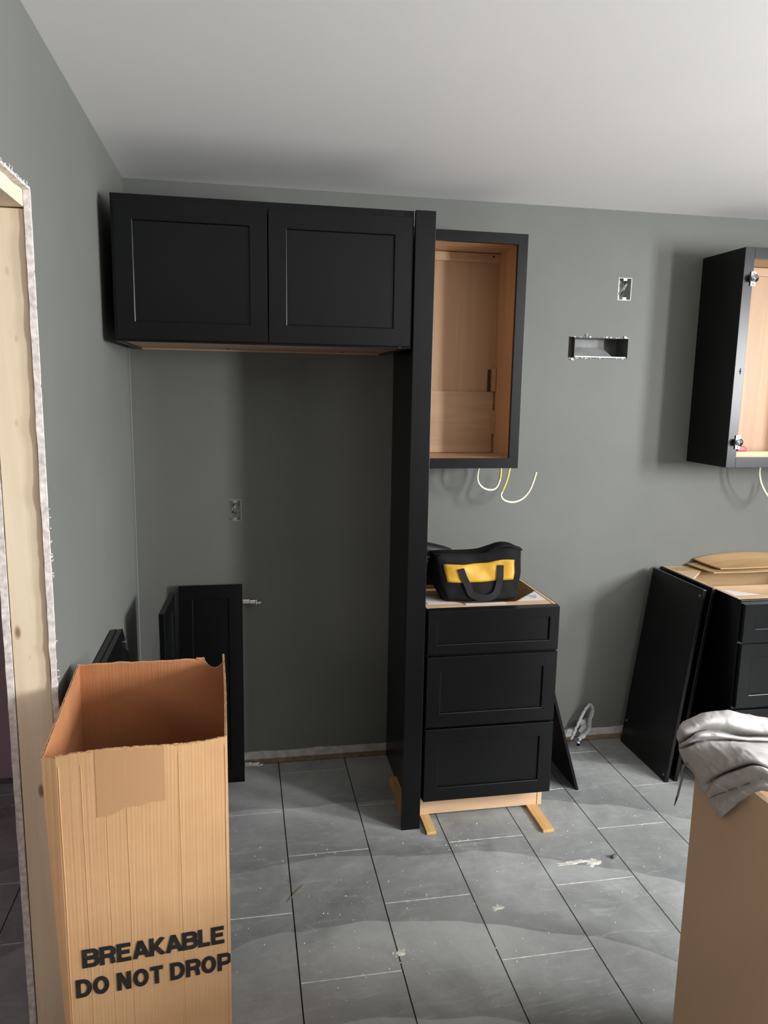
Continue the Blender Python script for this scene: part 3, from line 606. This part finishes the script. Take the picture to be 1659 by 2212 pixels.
# ------------------------------------------------------------------ cardboard box
A = Vector((.083, -1.816)); B = Vector((.412, -1.767)); dirf = (B - A).normalized(); nrm = Vector((dirf.y, -dirf.x)); FW = (B - A).length; HB = 1.0
cb = thing('cardboard_box', (.24, -1.56, 0), 'tall tan open cardboard carton printed BREAKABLE DO NOT DROP, standing by the doorway', 'box')
def bow(s, z): return .010 * math.sin(math.pi * s) * (z / HB) ** 3
def ftop(s): return HB + .006 * math.sin(s * 5.5) - .002 * noise.noise(Vector((s * 30, 2, 0)))
def Fp(s, z, off=0.):   # point on front face
    p = A + dirf * (s * FW) + nrm * (bow(s, z) + off); return Vector((p.x, p.y, z))
def panel(name, fp, topf, ns, nz, th, mat_out, mat_in, ndir, zb=.004):
    """wall made of two liners with a corrugated core showing on the top edge; fp(s,z)->point on outer face, ndir(s)->inward direction"""
    bm = BM(); g0, g1 = [], []
    for i in range(ns + 1):
        s = i / ns; r0, r1 = [], []
        for j in range(nz + 1):
            z = zb + (topf(s) - zb) * (j / nz); p = fp(s, z); r0.append(bm.verts.new(p)); r1.append(bm.verts.new(p + ndir(s) * th))
        g0.append(r0); g1.append(r1)
    for g_ in (g0, g1):
        for i in range(ns):
            for j in range(nz):
                f = bm.faces.new((g_[i][j], g_[i + 1][j], g_[i + 1][j + 1], g_[i][j + 1])); f.material_index = 0 if g_ is g0 else 1
    for i in range(ns):
        for j in (0, nz): f = bm.faces.new((g0[i][j], g0[i + 1][j], g1[i + 1][j], g1[i][j])); f.material_index = 2
    for j in range(nz):
        for i in (0, ns): f = bm.faces.new((g0[i][j], g0[i][j + 1], g1[i][j + 1], g1[i][j])); f.material_index = 0
    o = finish(name, bm, mat_out, cb); o.data.materials.append(M[mat_in]); o.data.materials.append(M['core'])
    bm = BM(); prev = None; per = .0085; Lw = (fp(1, HB) - fp(0, HB)).length; N = int(Lw / per * 6)
    for i in range(N + 1):
        s = i / N; d_ = th * (.5 + .42 * math.sin(2 * math.pi * s * Lw / per)); z = topf(s); p = fp(s, z) + ndir(s) * d_
        tng = (fp(min(1, s + .01), z) - fp(max(0, s - .01), z)).normalized() * .0005
        cur = [bm.verts.new(p + ndir(s) * -.0006), bm.verts.new(p + ndir(s) * .0006), bm.verts.new(p + ndir(s) * .0006 + Vector((0, 0, .0018))), bm.verts.new(p + ndir(s) * -.0006 + Vector((0, 0, .0018)))]
        if prev:
            for k in range(4): bm.faces.new((prev[k], prev[(k + 1) % 4], cur[(k + 1) % 4], cur[k]))
        prev = cur
    finish('fluted_edge', bm, 'card', o)
    bm = BM()
    for w0 in (0., th - .0009):
        prev = None
        for i in range(ns * 3 + 1):
            s = i / (ns * 3); z = topf(s); p = fp(s, z) + ndir(s) * w0; up = Vector((0, 0, .0018 + .0008 * noise.noise(Vector((s * 60, w0 * 900, 1))))); q = ndir(s) * .0009
            cur = [bm.verts.new(p), bm.verts.new(p + q), bm.verts.new(p + q + up), bm.verts.new(p + up)]
            if prev:
                for k in range(4): bm.faces.new((prev[k], prev[(k + 1) % 4], cur[(k + 1) % 4], cur[k]))
            prev = cur
    finish('liner_edge', bm, 'card', o)
    return o
M['core'] = plain('dark_flute_core', (0.10, 0.06, 0.035, 1), .9)
n3 = Vector((nrm.x, nrm.y, 0))
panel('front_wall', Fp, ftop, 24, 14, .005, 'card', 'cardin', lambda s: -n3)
BL, BR_, FR, FL = Vector((.021, -1.300, 0)), Vector((.397, -1.303, 0)), Vector((B.x, B.y, 0)), Vector((.054, -1.809, 0))
def backtop(s):
    z = HB + .004 * noise.noise(Vector((s * 9, 0, 7)))
    if s > .86: z -= .026 * max(0, math.sin((s - .86) / .14 * math.pi)) ** .7
    if .80 < s <= .86: z += .004
    return z
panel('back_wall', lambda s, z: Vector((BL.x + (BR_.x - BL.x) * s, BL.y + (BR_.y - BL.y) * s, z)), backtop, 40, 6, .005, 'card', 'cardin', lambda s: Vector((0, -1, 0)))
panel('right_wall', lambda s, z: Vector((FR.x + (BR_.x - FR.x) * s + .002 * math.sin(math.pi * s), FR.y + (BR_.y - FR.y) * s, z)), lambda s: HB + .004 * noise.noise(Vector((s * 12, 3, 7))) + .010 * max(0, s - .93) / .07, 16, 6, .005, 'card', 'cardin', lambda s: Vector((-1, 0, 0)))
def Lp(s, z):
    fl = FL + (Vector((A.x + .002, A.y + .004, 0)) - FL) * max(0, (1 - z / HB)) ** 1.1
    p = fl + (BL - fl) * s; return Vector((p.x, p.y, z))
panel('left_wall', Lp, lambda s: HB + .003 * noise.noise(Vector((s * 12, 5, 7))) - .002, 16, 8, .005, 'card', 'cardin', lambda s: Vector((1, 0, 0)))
bm = BM(); rows = []   # bevelled front-left corner
for j in range(15):
    z = .004 + (HB - .006) * j / 14; a = Lp(0, z); b = Fp(0, z); rows.append([bm.verts.new(p) for p in (a + Vector((0, -.001, 0)), b, b - n3 * .004, a + Vector((.004, .002, 0)))])
for q0, q1 in zip(rows, rows[1:]):
    for k in range(4): bm.faces.new((q0[k], q0[(k + 1) % 4], q1[(k + 1) % 4], q1[k]))
bm.faces.new(rows[-1]); finish('corner_flap', bm, 'card', cb)
bm = BM(); prism(bm, [(FL.x + .03, FL.y + .01), (FR.x - .006, FR.y + .006), (BR_.x - .006, BR_.y - .006), (BL.x + .006, BL.y - .006)], .0005, .0045, lambda p, q: (p[0], p[1], q)); finish('base_flap', bm, 'cardin', cb)
# crease ridges pressed into the front wall
for i, s in enumerate((.012, .135, .268, .385, .70, .985)):
    bm = BM(); pts = [Fp(min(.992, max(.006, s + .004 * noise.noise(Vector((z * 5, i, 0))))), z, -.0004) for z in [.01 + .97 * k / 30 for k in range(31)]]; tube(bm, pts, .0017 if i in (0, 5) else .0013, 6, flat=.8)
    finish('crease_ridge', bm, 'card', cb, True)
bm = BM(); rows = []
for i in range(9):
    s = .215 + .40 * i / 8; rows.append([bm.verts.new(Fp(s, z, .0006)) for z in (.862 + .012 * noise.noise(Vector((s * 9, 1, 1))) + .02 * i / 8, .91, .95, ftop(s) - .001)])
for q0, q1 in zip(rows, rows[1:]):
    for k in range(3): bm.faces.new((q0[k], q1[k], q1[k + 1], q0[k + 1]))
finish('tape_patch', bm, 'tape', cb)
# printed words on the front wall
def arc(cx, cy, rx, ry, a0, a1, n=14): return [(cx + rx * math.cos(math.radians(a0 + (a1 - a0) * k / n)), cy + ry * math.sin(math.radians(a0 + (a1 - a0) * k / n))) for k in range(n + 1)]
K = .225   # stroke width as a share of the cap height
def bowl(x0, x1, y0, y1): r_ = (y1 - y0) / 2; return [(x0, y1), (x1 - r_, y1)] + arc(x1 - r_, (y0 + y1) / 2, r_, r_, 90, -90)[1:] + [(x0, y0)]
h_ = K / 2
GL = {  # strokes as centre lines in units of the cap height, then the advance
 'B': ([[(h_, 0), (h_, 1)], bowl(h_, .66, .52, 1 - h_), bowl(h_, .70, h_, .52)], .80),
 'R': ([[(h_, 0), (h_, 1)], bowl(h_, .66, .47, 1 - h_), [(.40, .47), (.56, .40), (.60, .26), (.615, .08), (.66, 0)]], .80),
 'E': ([[(h_, 0), (h_, 1)], [(h_, 1 - h_), (.66, 1 - h_)], [(h_, .52), (.61, .52)], [(h_, h_), (.68, h_)]], .75),
 'A': ([[(h_ - .01, 0), (.37, 1)], [(.37, 1), (.745, 0)], [(.19, .30), (.56, .30)]], .80),
 'K': ([[(h_, 0), (h_, 1)], [(h_, .32), (.68, 1)], [(.27, .52), (.70, 0)]], .80),
 'L': ([[(h_, 0), (h_, 1)], [(h_, h_), (.60, h_)]], .66),
 'D': ([[(h_, 0), (h_, 1)], [(h_, 1 - h_), (.34, 1 - h_)] + arc(.34, .5, .30, .5 - h_, 90, -90)[1:] + [(h_, h_)]], .80),
 'O': ([arc(.39, .5, .39 - h_, .5 - h_, 0, 360, 28)], .85),
 'N': ([[(h_, 0), (h_, 1)], [(h_ + .02, .96), (.70 - h_ - .02, .04)], [(.70 - h_, 0), (.70 - h_, 1)]], .79),
 'T': ([[(.325, 0), (.325, 1)], [(0, 1 - h_), (.65, 1 - h_)]], .70),
 'P': ([[(h_, 0), (h_, 1)], bowl(h_, .67, .42, 1 - h_)], .74), ' ': ([], .30)}
def words(txt, s0, s1, zbase, zcap):
    tot = sum(GL[c][1] for c in txt) - .08; sc = (s1 - s0) / tot; hh = zcap - zbase; x = 0; k_ = 0
    for c in txt:
        strokes, adv = GL[c]
        if strokes:
            bm = BM()
            for q, st in enumerate(strokes):
                P2 = []
                for a, b in zip(st, st[1:]):
                    m_ = max(1, int(math.hypot(b[0] - a[0], b[1] - a[1]) / .12)); P2 += [Vector((a[0] + (b[0] - a[0]) * k / m_, a[1] + (b[1] - a[1]) * k / m_)) for k in range(m_)]
                P2.append(Vector(st[-1])); N = len(P2); pr = None
                for i in range(N):
                    t2 = (P2[min(i + 1, N - 1)] - P2[max(i - 1, 0)])
                    if st[0] == st[-1] and i in (0, N - 1): t2 = P2[1] - P2[-2]
                    t2.normalize(); nn = Vector((-t2.y, t2.x)) * h_; cur = []
                    for off, ly in ((-1, 0), (1, 0), (1, 1), (-1, 1)):
                        g2 = P2[i] + nn * off; g2.y = min(1.0, max(0.0, g2.y)); u = min(FW * .9985, s0 + (x + g2.x) * sc); z = zbase + hh * g2.y - .015 * (u / FW - .05); s_ = u / FW; o_ = .0015 + .0003 * ly + .00004 * q
                        if s_ <= .999: p = Fp(s_, z, o_)
                        else: p = Vector((B.x + o_, B.y + (u - FW * .999), z))
                        cur.append(bm.verts.new(p))
                    if pr:
                        for k in range(4): bm.faces.new((pr[k], pr[(k + 1) % 4], cur[(k + 1) % 4], cur[k]))
                    else: bm.faces.new(cur)
                    pr = cur
                bm.faces.new(pr[::-1])
            finish('printed_letter', bm, 'ink', cb)
        x += adv
words('BREAKABLE', .029, .319, .5275, .5705); words('DO NOT DROP', .014, .3305, .4600, .5025)

# ------------------------------------------------------------------ island cabinet and cloth
ic = thing('island_base_cabinet', (1.8, -2.2, 0), 'brown unfinished side of a base cabinet at the lower right, gray garment draped over it', 'cabinet')
box('side_panel', (1.505, -2.62, .012), (1.520, -1.786, .897), 'island', ic, .0012)
box('side_panel', (2.10, -2.62, .012), (2.115, -1.786, .897), 'island', ic, .0012)
box('back_panel', (1.5205, -1.798, .012), (2.0995, -1.786, .897), 'island', ic, .0012)
box('front_frame', (1.5205, -2.62, .012), (2.0995, -2.601, .897), 'black', ic, .0012)
box('top_stretcher', (1.5205, -2.60, .880), (2.0995, -2.50, .895), 'raw', ic, .0008); box('top_stretcher', (1.5205, -1.90, .880), (2.0995, -1.7985, .895), 'raw', ic, .0008)
box('edge_band', (1.5052, -2.618, .8972), (1.5198, -1.788, .8985), 'raw', ic, 0)
ROWS = [
[(1.511,-1.700,0.876),(1.530,-1.700,0.890),(1.577,-1.700,0.908),(1.641,-1.700,0.907),(1.709,-1.700,0.890),(1.805,-1.700,0.878),(1.905,-1.700,0.868)],
[(1.467,-1.760,0.930),(1.482,-1.760,0.952),(1.531,-1.760,0.970),(1.593,-1.760,0.973),(1.657,-1.760,0.957),(1.750,-1.760,0.938),(1.845,-1.760,0.925)],
[(1.447,-1.790,0.932),(1.445,-1.820,0.962),(1.484,-1.830,0.982),(1.543,-1.830,0.980),(1.605,-1.830,0.960),(1.694,-1.830,0.945),(1.786,-1.830,0.935)],
[(1.459,-1.780,0.909),(1.466,-1.800,0.930),(1.490,-1.806,0.953),(1.549,-1.800,0.944),(1.619,-1.790,0.922),(1.731,-1.790,0.915),(1.826,-1.790,0.910)],
[(1.455,-1.790,0.909),(1.448,-1.830,0.938),(1.467,-1.850,0.963),(1.520,-1.850,0.958),(1.580,-1.850,0.946),(1.689,-1.840,0.930),(1.781,-1.840,0.925)],
[(1.460,-1.780,0.895),(1.460,-1.810,0.918),(1.475,-1.836,0.943),(1.529,-1.832,0.939),(1.597,-1.822,0.926),(1.707,-1.820,0.912),(1.800,-1.820,0.908)],
[(1.452,-1.800,0.897),(1.448,-1.840,0.921),(1.460,-1.880,0.946),(1.491,-1.900,0.958),(1.527,-1.920,0.965),(1.615,-1.930,0.950),(1.692,-1.940,0.940)],
[(1.487,-1.770,0.852),(1.472,-1.827,0.879),(1.468,-1.890,0.917),(1.472,-1.944,0.954),(1.490,-1.984,0.981),(1.560,-2.02,0.974),(1.650,-2.04,0.957)],
[(1.494,-1.799,0.839),(1.483,-1.841,0.854),(1.476,-1.898,0.894),(1.472,-1.961,0.946),(1.480,-2.012,0.982),(1.540,-2.045,0.967),(1.620,-2.07,0.955)],
[(1.500,-1.834,0.811),(1.498,-1.849,0.833),(1.499,-1.869,0.866),(1.499,-1.926,0.917),(1.505,-1.989,0.960),(1.545,-2.041,0.950),(1.620,-2.07,0.938)],
[(1.492,-1.854,0.819),(1.480,-1.885,0.850),(1.474,-1.918,0.885),(1.472,-1.972,0.933),(1.480,-2.027,0.975),(1.530,-2.060,0.960),(1.610,-2.09,0.944)],
[(1.497,-1.860,0.810),(1.490,-1.888,0.835),(1.486,-1.929,0.868),(1.484,-1.975,0.907),(1.488,-2.027,0.951),(1.530,-2.062,0.946),(1.610,-2.09,0.935)],
[(1.496,-1.879,0.798),(1.486,-1.908,0.821),(1.480,-1.948,0.858),(1.478,-1.990,0.901),(1.485,-2.037,0.943),(1.525,-2.070,0.941),(1.600,-2.10,0.927)],
[(1.497,-1.899,0.785),(1.490,-1.922,0.807),(1.487,-1.953,0.847),(1.486,-1.987,0.888),(1.490,-2.032,0.930),(1.525,-2.072,0.928),(1.600,-2.10,0.910)]]
outw = Vector((-.62, -.55, .55)).normalized()
for i_, d_ in {2: .005, 3: -.006, 4: .005, 5: -.005, 6: .005, 8: .005, 9: -.004, 10: .008, 11: -.001, 12: .003}.items():
    ROWS[i_] = [tuple(Vector(p) + outw * d_ * (1 if 1 <= k_ <= 4 else .25)) for k_, p in enumerate(ROWS[i_])]
cols_ = [catmull(r, 14) for r in ROWS]; fine = [catmull([r[i] for r in cols_], 7) for i in range(len(cols_[0]))]
bm = BM(); G = []
toc = (Vector((.45, -3.28, 1.73)) - Vector((1.5, -1.85, .92))).normalized(); outw = Vector((-.62, -.55, .55)).normalized()
for i, c_ in enumerate(fine):
    row = []
    for j, p in enumerate(c_):
        u = i / len(fine); v_ = j / len(c_)
        q = Vector((p.x * 9 + p.y * 4, p.z * 34, p.y * 10)); a = 1 - abs(noise.noise(q)) * 2; b = 1 - abs(noise.noise(Vector((p.x * 16, p.z * 70 + p.x * 25, 4)))) * 2
        q_ = p + outw * ((a ** 3) * .0060 + max(0, b) ** 4 * .0032 - .003 + .003 * noise.noise(p * 55) + .0015 * noise.noise(p * 160))
        if q_.y < -1.776:      # keep the cloth clear of the cabinet's edge
            if q_.x > 1.498: q_.z = max(q_.z, .907)
            elif q_.z < .907: q_.x = min(q_.x, 1.4955)
        elif q_.y < -1.765 and q_.z < .905 and q_.x > 1.49: q_.y = -1.770
        row.append(bm.verts.new(q_))
    G.append(row)
for i in range(len(G) - 1):
    for j in range(len(G[0]) - 1): bm.faces.new((G[i][j], G[i + 1][j], G[i + 1][j + 1], G[i][j + 1]))
cl = finish('garment', bm, 'towel', None, True, loc=(1.55, -1.85, .90)); cl['label'] = 'crumpled light gray sweatshirt heaped over the corner of the brown base cabinet'; cl['category'] = 'clothing'
so = cl.modifiers.new('thick', 'SOLIDIFY'); so.thickness = .004; so.offset = 0
bm = BM(); pts = [(1.478, -1.80, .872), (1.466, -1.795, .858), (1.462, -1.80, .835), (1.458, -1.80, .81), (1.454, -1.80, .785)]; tube(bm, catmull(pts, 6), [.0048] * 24 + [.0046], 7, flat=.55)
dc = finish('drawcord', bm, 'cord', cl, True); bm = BM(); tube(bm, [(1.454, -1.80, .787), (1.4515, -1.80, .776), (1.448, -1.80, .762)], [.0036, .0030, .0012], 7, flat=.6); finish('cord_tip', bm, 'aglet', dc, True)
bm = BM(); 
pts = [Vector(p) + outw * .0050 for p in catmull(ROWS[11][:5], 10)]; tube(bm, pts, .0011, 5); finish('hem_seam', bm, 'cord', cl, True)

# ------------------------------------------------------------------ tool bag
tb = thing('tool_bag', (1.37, -.45, TOP), 'black canvas tool bag with yellow band sitting on the drawer base', 'bag')
ZB = TOP + .0015
def bag_pt(u, v_, sd):
    """u 0..1 left-right, v 0..1 bottom-top, sd -1 front .. +1 back"""
    xl = 1.238 - .052 * v_ + .0 ; xr = 1.520 + .022 * v_
    wdt = .092 * (1 - .38 * v_ ** 2.2); x = xl + (xr - xl) * u
    topz = .182 + .010 * u * v_ + .004 * math.sin(u * 9 + 1) * v_ + (.014 * max(0, math.sin((u - .60) / .42 * math.pi)) if u > .60 else 0) * v_
    z = ZB + topz * v_
    sag = .008 * math.sin(u * 9 + v_ * 4) * v_ + .006 * noise.noise(Vector((u * 5, v_ * 5, sd)))
    y = -.455 + sd * (wdt * (1 - .16 * (2 * u - 1) ** 6)) + sag
    return Vector((x, y, z))
bm = BM(); nu, nv = 34, 18; loop = []
for j in range(nv + 1):
    v_ = j / nv; ring = []
    vv = v_; tuck = 1 - .35 * max(0, 1 - v_ / .12) ** 2
    for i in range(nu + 1): p = bag_pt(i / nu, vv, -1 * tuck); ring.append(p)
    for k in range(1, 7):
        a = k / 7; pf, pb = bag_pt(1, vv, -tuck), bag_pt(1, vv, tuck); p = pf.lerp(pb, a); p.x += .020 * math.sin(a * math.pi) * (1 - .5 * v_); ring.append(p)
    for i in range(nu, -1, -1): ring.append(bag_pt(i / nu, vv, tuck))
    for k in range(1, 7):
        a = k / 7; pf, pb = bag_pt(0, vv, tuck), bag_pt(0, vv, -tuck); p = pf.lerp(pb, a); p.x -= (.034 - .055 * abs(v_ - .45)) * math.sin(a * math.pi); ring.append(p)
    loop.append([bm.verts.new(p + Vector((0, 0, 0)) + Vector((noise.noise(p * 22), noise.noise(p * 22 + Vector((5, 0, 0))), 0)) * .0045) for p in ring])
n = len(loop[0])
for q0, q1 in zip(loop, loop[1:]):
    for k in range(n): bm.faces.new((q0[k], q0[(k + 1) % n], q1[(k + 1) % n], q1[k]))
bm.faces.new(loop[0][::-1])
cap = [bm.verts.new(v.co.lerp(Vector((v.co.x, -.455, v.co.z + .004)), .75)) for v in loop[-1]]
for k in range(n): bm.faces.new((loop[-1][k], loop[-1][(k + 1) % n], cap[(k + 1) % n], cap[k]))
bm.faces.new(cap); finish('bag_body', bm, 'bagblack', tb, True)
def bag_patch(name, mat, u0, u1, vlo, vhi, off, nu=24, nv=8, taper=0.):
    bm = BM(); G = []
    for i in range(nu + 1):
        a = i / nu; u = u0 + (u1 - u0) * a; r = []
        for j in range(nv + 1):
            v_ = vlo + (vhi - vlo) * j / nv; p = bag_pt(u + taper * (v_ - vlo) * (1 - 2 * a), v_, -1); p += Vector((noise.noise(p * 22), noise.noise(p * 22 + Vector((5, 0, 0))), 0)) * .0045
            p.y -= off + .002 * noise.noise(Vector((u * 26, v_ * 12, 3))); r.append(bm.verts.new(p))
        G.append(r)
    for i in range(nu):
        for j in range(nv): bm.faces.new((G[i][j], G[i + 1][j], G[i + 1][j + 1], G[i][j + 1]))
    r = bmesh.ops.extrude_face_region(bm, geom=bm.faces[:]); bmesh.ops.translate(bm, verts=[v for v in r['geom'] if isinstance(v, bmesh.types.BMVert)], vec=(0, .0035, 0))
    return finish(name, bm, mat, tb, True)
bag_patch('yellow_band', 'yellow', .055, .905, .465, .835, .0045)
def strap(name, u_a, v_a, u_b, v_b, u_m, v_m, off=.008, w=.0135):
    P3 = [(u_a, v_a), (u_a + .020, v_a - .18), (u_a + .055, v_a - .36), (u_a + .095, v_m + .08), (u_m, v_m), (u_b - .085, v_m + .06), (u_b - .030, v_m + .22), (u_b - .010, v_b - .20), (u_b, v_b)]
    c_ = [Vector((p[0], p[1], 0)) for p in P3]; c_ = catmull(c_, 8); bm = BM(); prev = None; N = len(c_)
    for i, p in enumerate(c_):
        t2 = (c_[min(i + 1, N - 1)] - c_[max(i - 1, 0)]); q = bag_pt(p.x, max(.04, p.y), -1); tw = Vector((t2.x * .30, 0, t2.y * .19)).normalized()
        sdv = Vector((tw.z, 0, -tw.x)) * w; bulge = .004 * math.sin(math.pi * i / (N - 1)) + off; base = q + Vector((0, -bulge, 0))
        cur = [bm.verts.new(base - sdv), bm.verts.new(base + sdv ), bm.verts.new(base + sdv + Vector((0, .003, 0))), bm.verts.new(base - sdv + Vector((0, .003, 0)))]
        if prev:
            for k in range(4): bm.faces.new((prev[k], prev[(k + 1) % 4], cur[(k + 1) % 4], cur[k]))
        prev = cur
    finish(name, bm, 'strapblack', tb, False)
strap('handle_strap', .245, .755, .735, .74, .51, .13)
bm = BM()   # open collar flap standing up at the right end
rows = []
for i in range(15):
    u = .60 + .44 * i / 14; f = math.sin(min(1, i / 14 * 1.15) * math.pi * .78); r = []
    for a_, s_ in ((0, -1), (.35, -.6), (.7, .0), (1, .55)): p = bag_pt(min(u, 1.03), 1, s_ * .9); p.z += .004 + .016 * f * (1 - abs(a_ - .6)); r.append(bm.verts.new(p))
    rows.append(r)
for q0, q1 in zip(rows, rows[1:]):
    for k in range(3): bm.faces.new((q0[k], q1[k], q1[k + 1], q0[k + 1]))
r = bmesh.ops.extrude_face_region(bm, geom=bm.faces[:]); bmesh.ops.translate(bm, verts=[v for v in r['geom'] if isinstance(v, bmesh.types.BMVert)], vec=(0, .002, -.004))
finish('collar_flap', bm, 'bagblack', tb, True)
bm = BM(); tube(bm, [bag_pt(.03 + .95 * i / 24, 1, -.9) + Vector((0, -.002, .002)) for i in range(25)], .0035, 6); finish('top_binding', bm, 'bagblack', tb, True)

# power tool lying behind the bag
dr = thing('power_tool', (1.24, -.22, TOP), 'black and gray power tool with a yellow patch behind the tool bag', 'tool')
bm = BM(); tube(bm, catmull([(1.155, -.22, 1.045), (1.20, -.22, 1.047), (1.26, -.22, 1.04), (1.33, -.22, 1.030)], 4), [.022, .030, .032, .032, .033, .033, .033, .032, .030, .028, .026, .022, .018], 14); finish('motor_housing', bm, 'rubber', dr, True)
bm = BM(); bx(bm, (1.146, -.247, 1.012), (1.25, -.240, 1.022), .002); finish('gray_trim', bm, 'grayp', dr)
bm = BM(); tube(bm, [(1.215, -.22, 1.02), (1.222, -.222, .975), (1.23, -.225, .935)], [.022, .019, .022], 12); finish('handle', bm, 'rubber', dr, True)
bm = BM(); bx(bm, (1.165, -.255, .899), (1.285, -.185, .938), .006); finish('battery', bm, 'rubber', dr)
bm = BM(); bx(bm, (1.2435, -.262, .965), (1.2625, -.256, .997), .002); finish('yellow_patch', bm, 'yellow', dr)
bm = BM(); bx(bm, (1.236, -.2555, .945), (1.272, -.205, 1.008), .006); finish('trigger_guard', bm, 'rubber', dr)
box('tool_rest', (X0 + .017, -.27, TOP - .012), (1.30, -.17, TOP + .0005), 'ply', db, .0005)

# ------------------------------------------------------------------ plastic-wrapped line and floor litter
pw = thing('wrapped_gas_line', (2.05, -.05, .01), 'crumpled clear plastic wrapped line looping out of the wall foot beside the leaning black panel', 'pipe')
def ribbon(pts, w0, flat, mat, nm, seed):
    c_ = catmull(pts, 9); rad = [w0 * (1 + .35 * noise.noise(Vector((i * .35, seed, 0)))) for i in range(len(c_))]; c_ = [p + Vector((noise.noise(Vector((i * .5, seed, 2))), 0, noise.noise(Vector((i * .5, seed, 5))))) * .004 for i, p in enumerate(c_)]
    bm = BM(); tube(bm, c_, rad, 8, flat=flat); finish(nm, bm, mat, pw, True)
ribbon([(2.028, -.05, .030), (2.045, -.05, .075), (2.070, -.045, .130), (2.095, -.04, .175), (2.122, -.04, .208)], .0085, .5, 'wrap', 'plastic_wrap', 1)
ribbon([(2.122, -.04, .208), (2.133, -.04, .17), (2.122, -.04, .12), (2.118, -.045, .075), (2.085, -.05, .045), (2.045, -.055, .022)], .0125, .5, 'wrap', 'plastic_wrap', 2)
ribbon([(2.060, -.03, .085), (2.085, -.03, .11), (2.100, -.03, .085), (2.080, -.03, .055)], .016, .3, 'wrap', 'plastic_wrap', 3)
bm = BM(); cyl(bm, (2.050, -.065, .036), (2.040, -.100, .030), .013, 14, .011); finish('fitting', bm, 'steel', pw, True)
bm = BM(); cyl(bm, (2.0415, -.0995, .030), (2.0395, -.1045, .0295), .0075, 12); finish('fitting_bore', bm, 'joint', pw)
bm = BM(); bx(bm, (2.108, -.010, .0245), (2.122, -.005, .118), .001); o = finish('wall_slot_edge', bm, 'gypsum', pw)
rnd = random.Random(11); bm = BM()
def crumb(x, y, r):
    vs = [bm.verts.new((x + math.cos(a) * r * rnd.uniform(.5, 1.3), y + math.sin(a) * r * rnd.uniform(.5, 1.3), .0002)) for a in (0, 1.6, 3.1, 4.6)]; tp = bm.verts.new((x, y, r * rnd.uniform(.5, 1.0) + .0006))
    for k in range(4): bm.faces.new((vs[k], vs[(k + 1) % 4], tp))
    bm.faces.new(vs[::-1])
def clear(x, y): return not ((1.04 < x < 1.13 and y > -.64) or (1.13 < x < 1.19 and y > -.69) or (1.59 < x < 1.66 and y > -.74) or (1.10 < x < 1.70 and y > -.60) or (x < .46 and y < -1.28 and y > -1.85))
for i in range(420):
    x, y = rnd.uniform(.35, 2.35), rnd.uniform(-1.75, -.35)
    if clear(x, y): crumb(x, y, rnd.choice((.0010, .0013, .0018, .0026)))
for cx, cy, s, k in ((1.25, -.70, .07, 26), (.911, -1.275, .03, 14), (.89, -.98, .10, 20), (1.78, -.93, .06, 12), (1.30, -1.33, .05, 9), (.72, -1.12, .09, 14), (1.66, -.75, .05, 12), (.5, -.70, .08, 10)):
    for _ in range(k):
        x, y = rnd.gauss(cx, s), rnd.gauss(cy, s)
        if clear(x, y): crumb(x, y, rnd.uniform(.0012, .0034))
for _ in range(40): crumb(rnd.uniform(-.9, -.15), rnd.uniform(-1.2, -.1), rnd.uniform(.0012, .004))
o = finish('plaster_crumbs', bm, 'crumb', None, kind='stuff'); o['label'] = 'white plaster crumbs scattered over the gray tile floor'; o['category'] = 'debris'
def smear(cx, cy, lx, ly, seed, rot=0.):
    bm = BM(); n = 28; pts = []
    for i in range(n): a = 2 * math.pi * i / n; r = 1 + .8 * noise.noise(Vector((math.cos(a) * 2.5, math.sin(a) * 2.5, seed))); px, py = math.cos(a) * lx * r, math.sin(a) * ly * r; pts.append((cx + px * math.cos(rot) - py * math.sin(rot), cy + px * math.sin(rot) + py * math.cos(rot)))
    a_ = [bm.verts.new((p[0], p[1], .0001)) for p in pts]; b_ = [bm.verts.new((cx + (p[0] - cx) * .8, cy + (p[1] - cy) * .8, .0009)) for p in pts]
    for i in range(n): bm.faces.new((a_[i], a_[(i + 1) % n], b_[(i + 1) % n], b_[i]))
    bm.faces.new(b_); return bm
for (cx, cy, lx, ly, sd, rot, lab) in ((1.645, -.925, .075, .010, 3, .05, 'long cream plaster smear on the tile right of the drawer base'), (1.715, -.935, .030, .018, 9, .4, 'thick cream plaster blob at the right end of the long smear'), (1.281, -1.113, .020, .012, 5, .2, 'small cream plaster splat on the tile in the middle of the floor'), (.915, -1.262, .016, .012, 7, .8, 'whitish plaster dab on a dark tile joint near the box')):
    o = finish('plaster_smear', smear(cx, cy, lx, ly, sd, rot), 'smear', None, loc=(cx, cy, 0)); o['label'] = lab; o['category'] = 'plaster'
bm = BM(); tube(bm, [(.583, -.975, .0022), (.612, -.935, .0045), (.644, -.893, .0024)], [.0008, .0022, .0006], 5); o = finish('wood_splinter', bm, 'sill', None, loc=(.61, -.94, 0)); o['label'] = 'thin brown wood splinter lying on the tiles beside the box'; o['category'] = 'splinter'
bm = BM(); cyl(bm, (1.795, -.925, .0068), (1.812, -.918, .0068), .0065, 12); o = finish('metal_cap', bm, 'grayp', None, True, loc=(1.80, -.92, 0)); o['label'] = 'small gray cap lying beside the plaster smear on the floor'; o['category'] = 'cap'
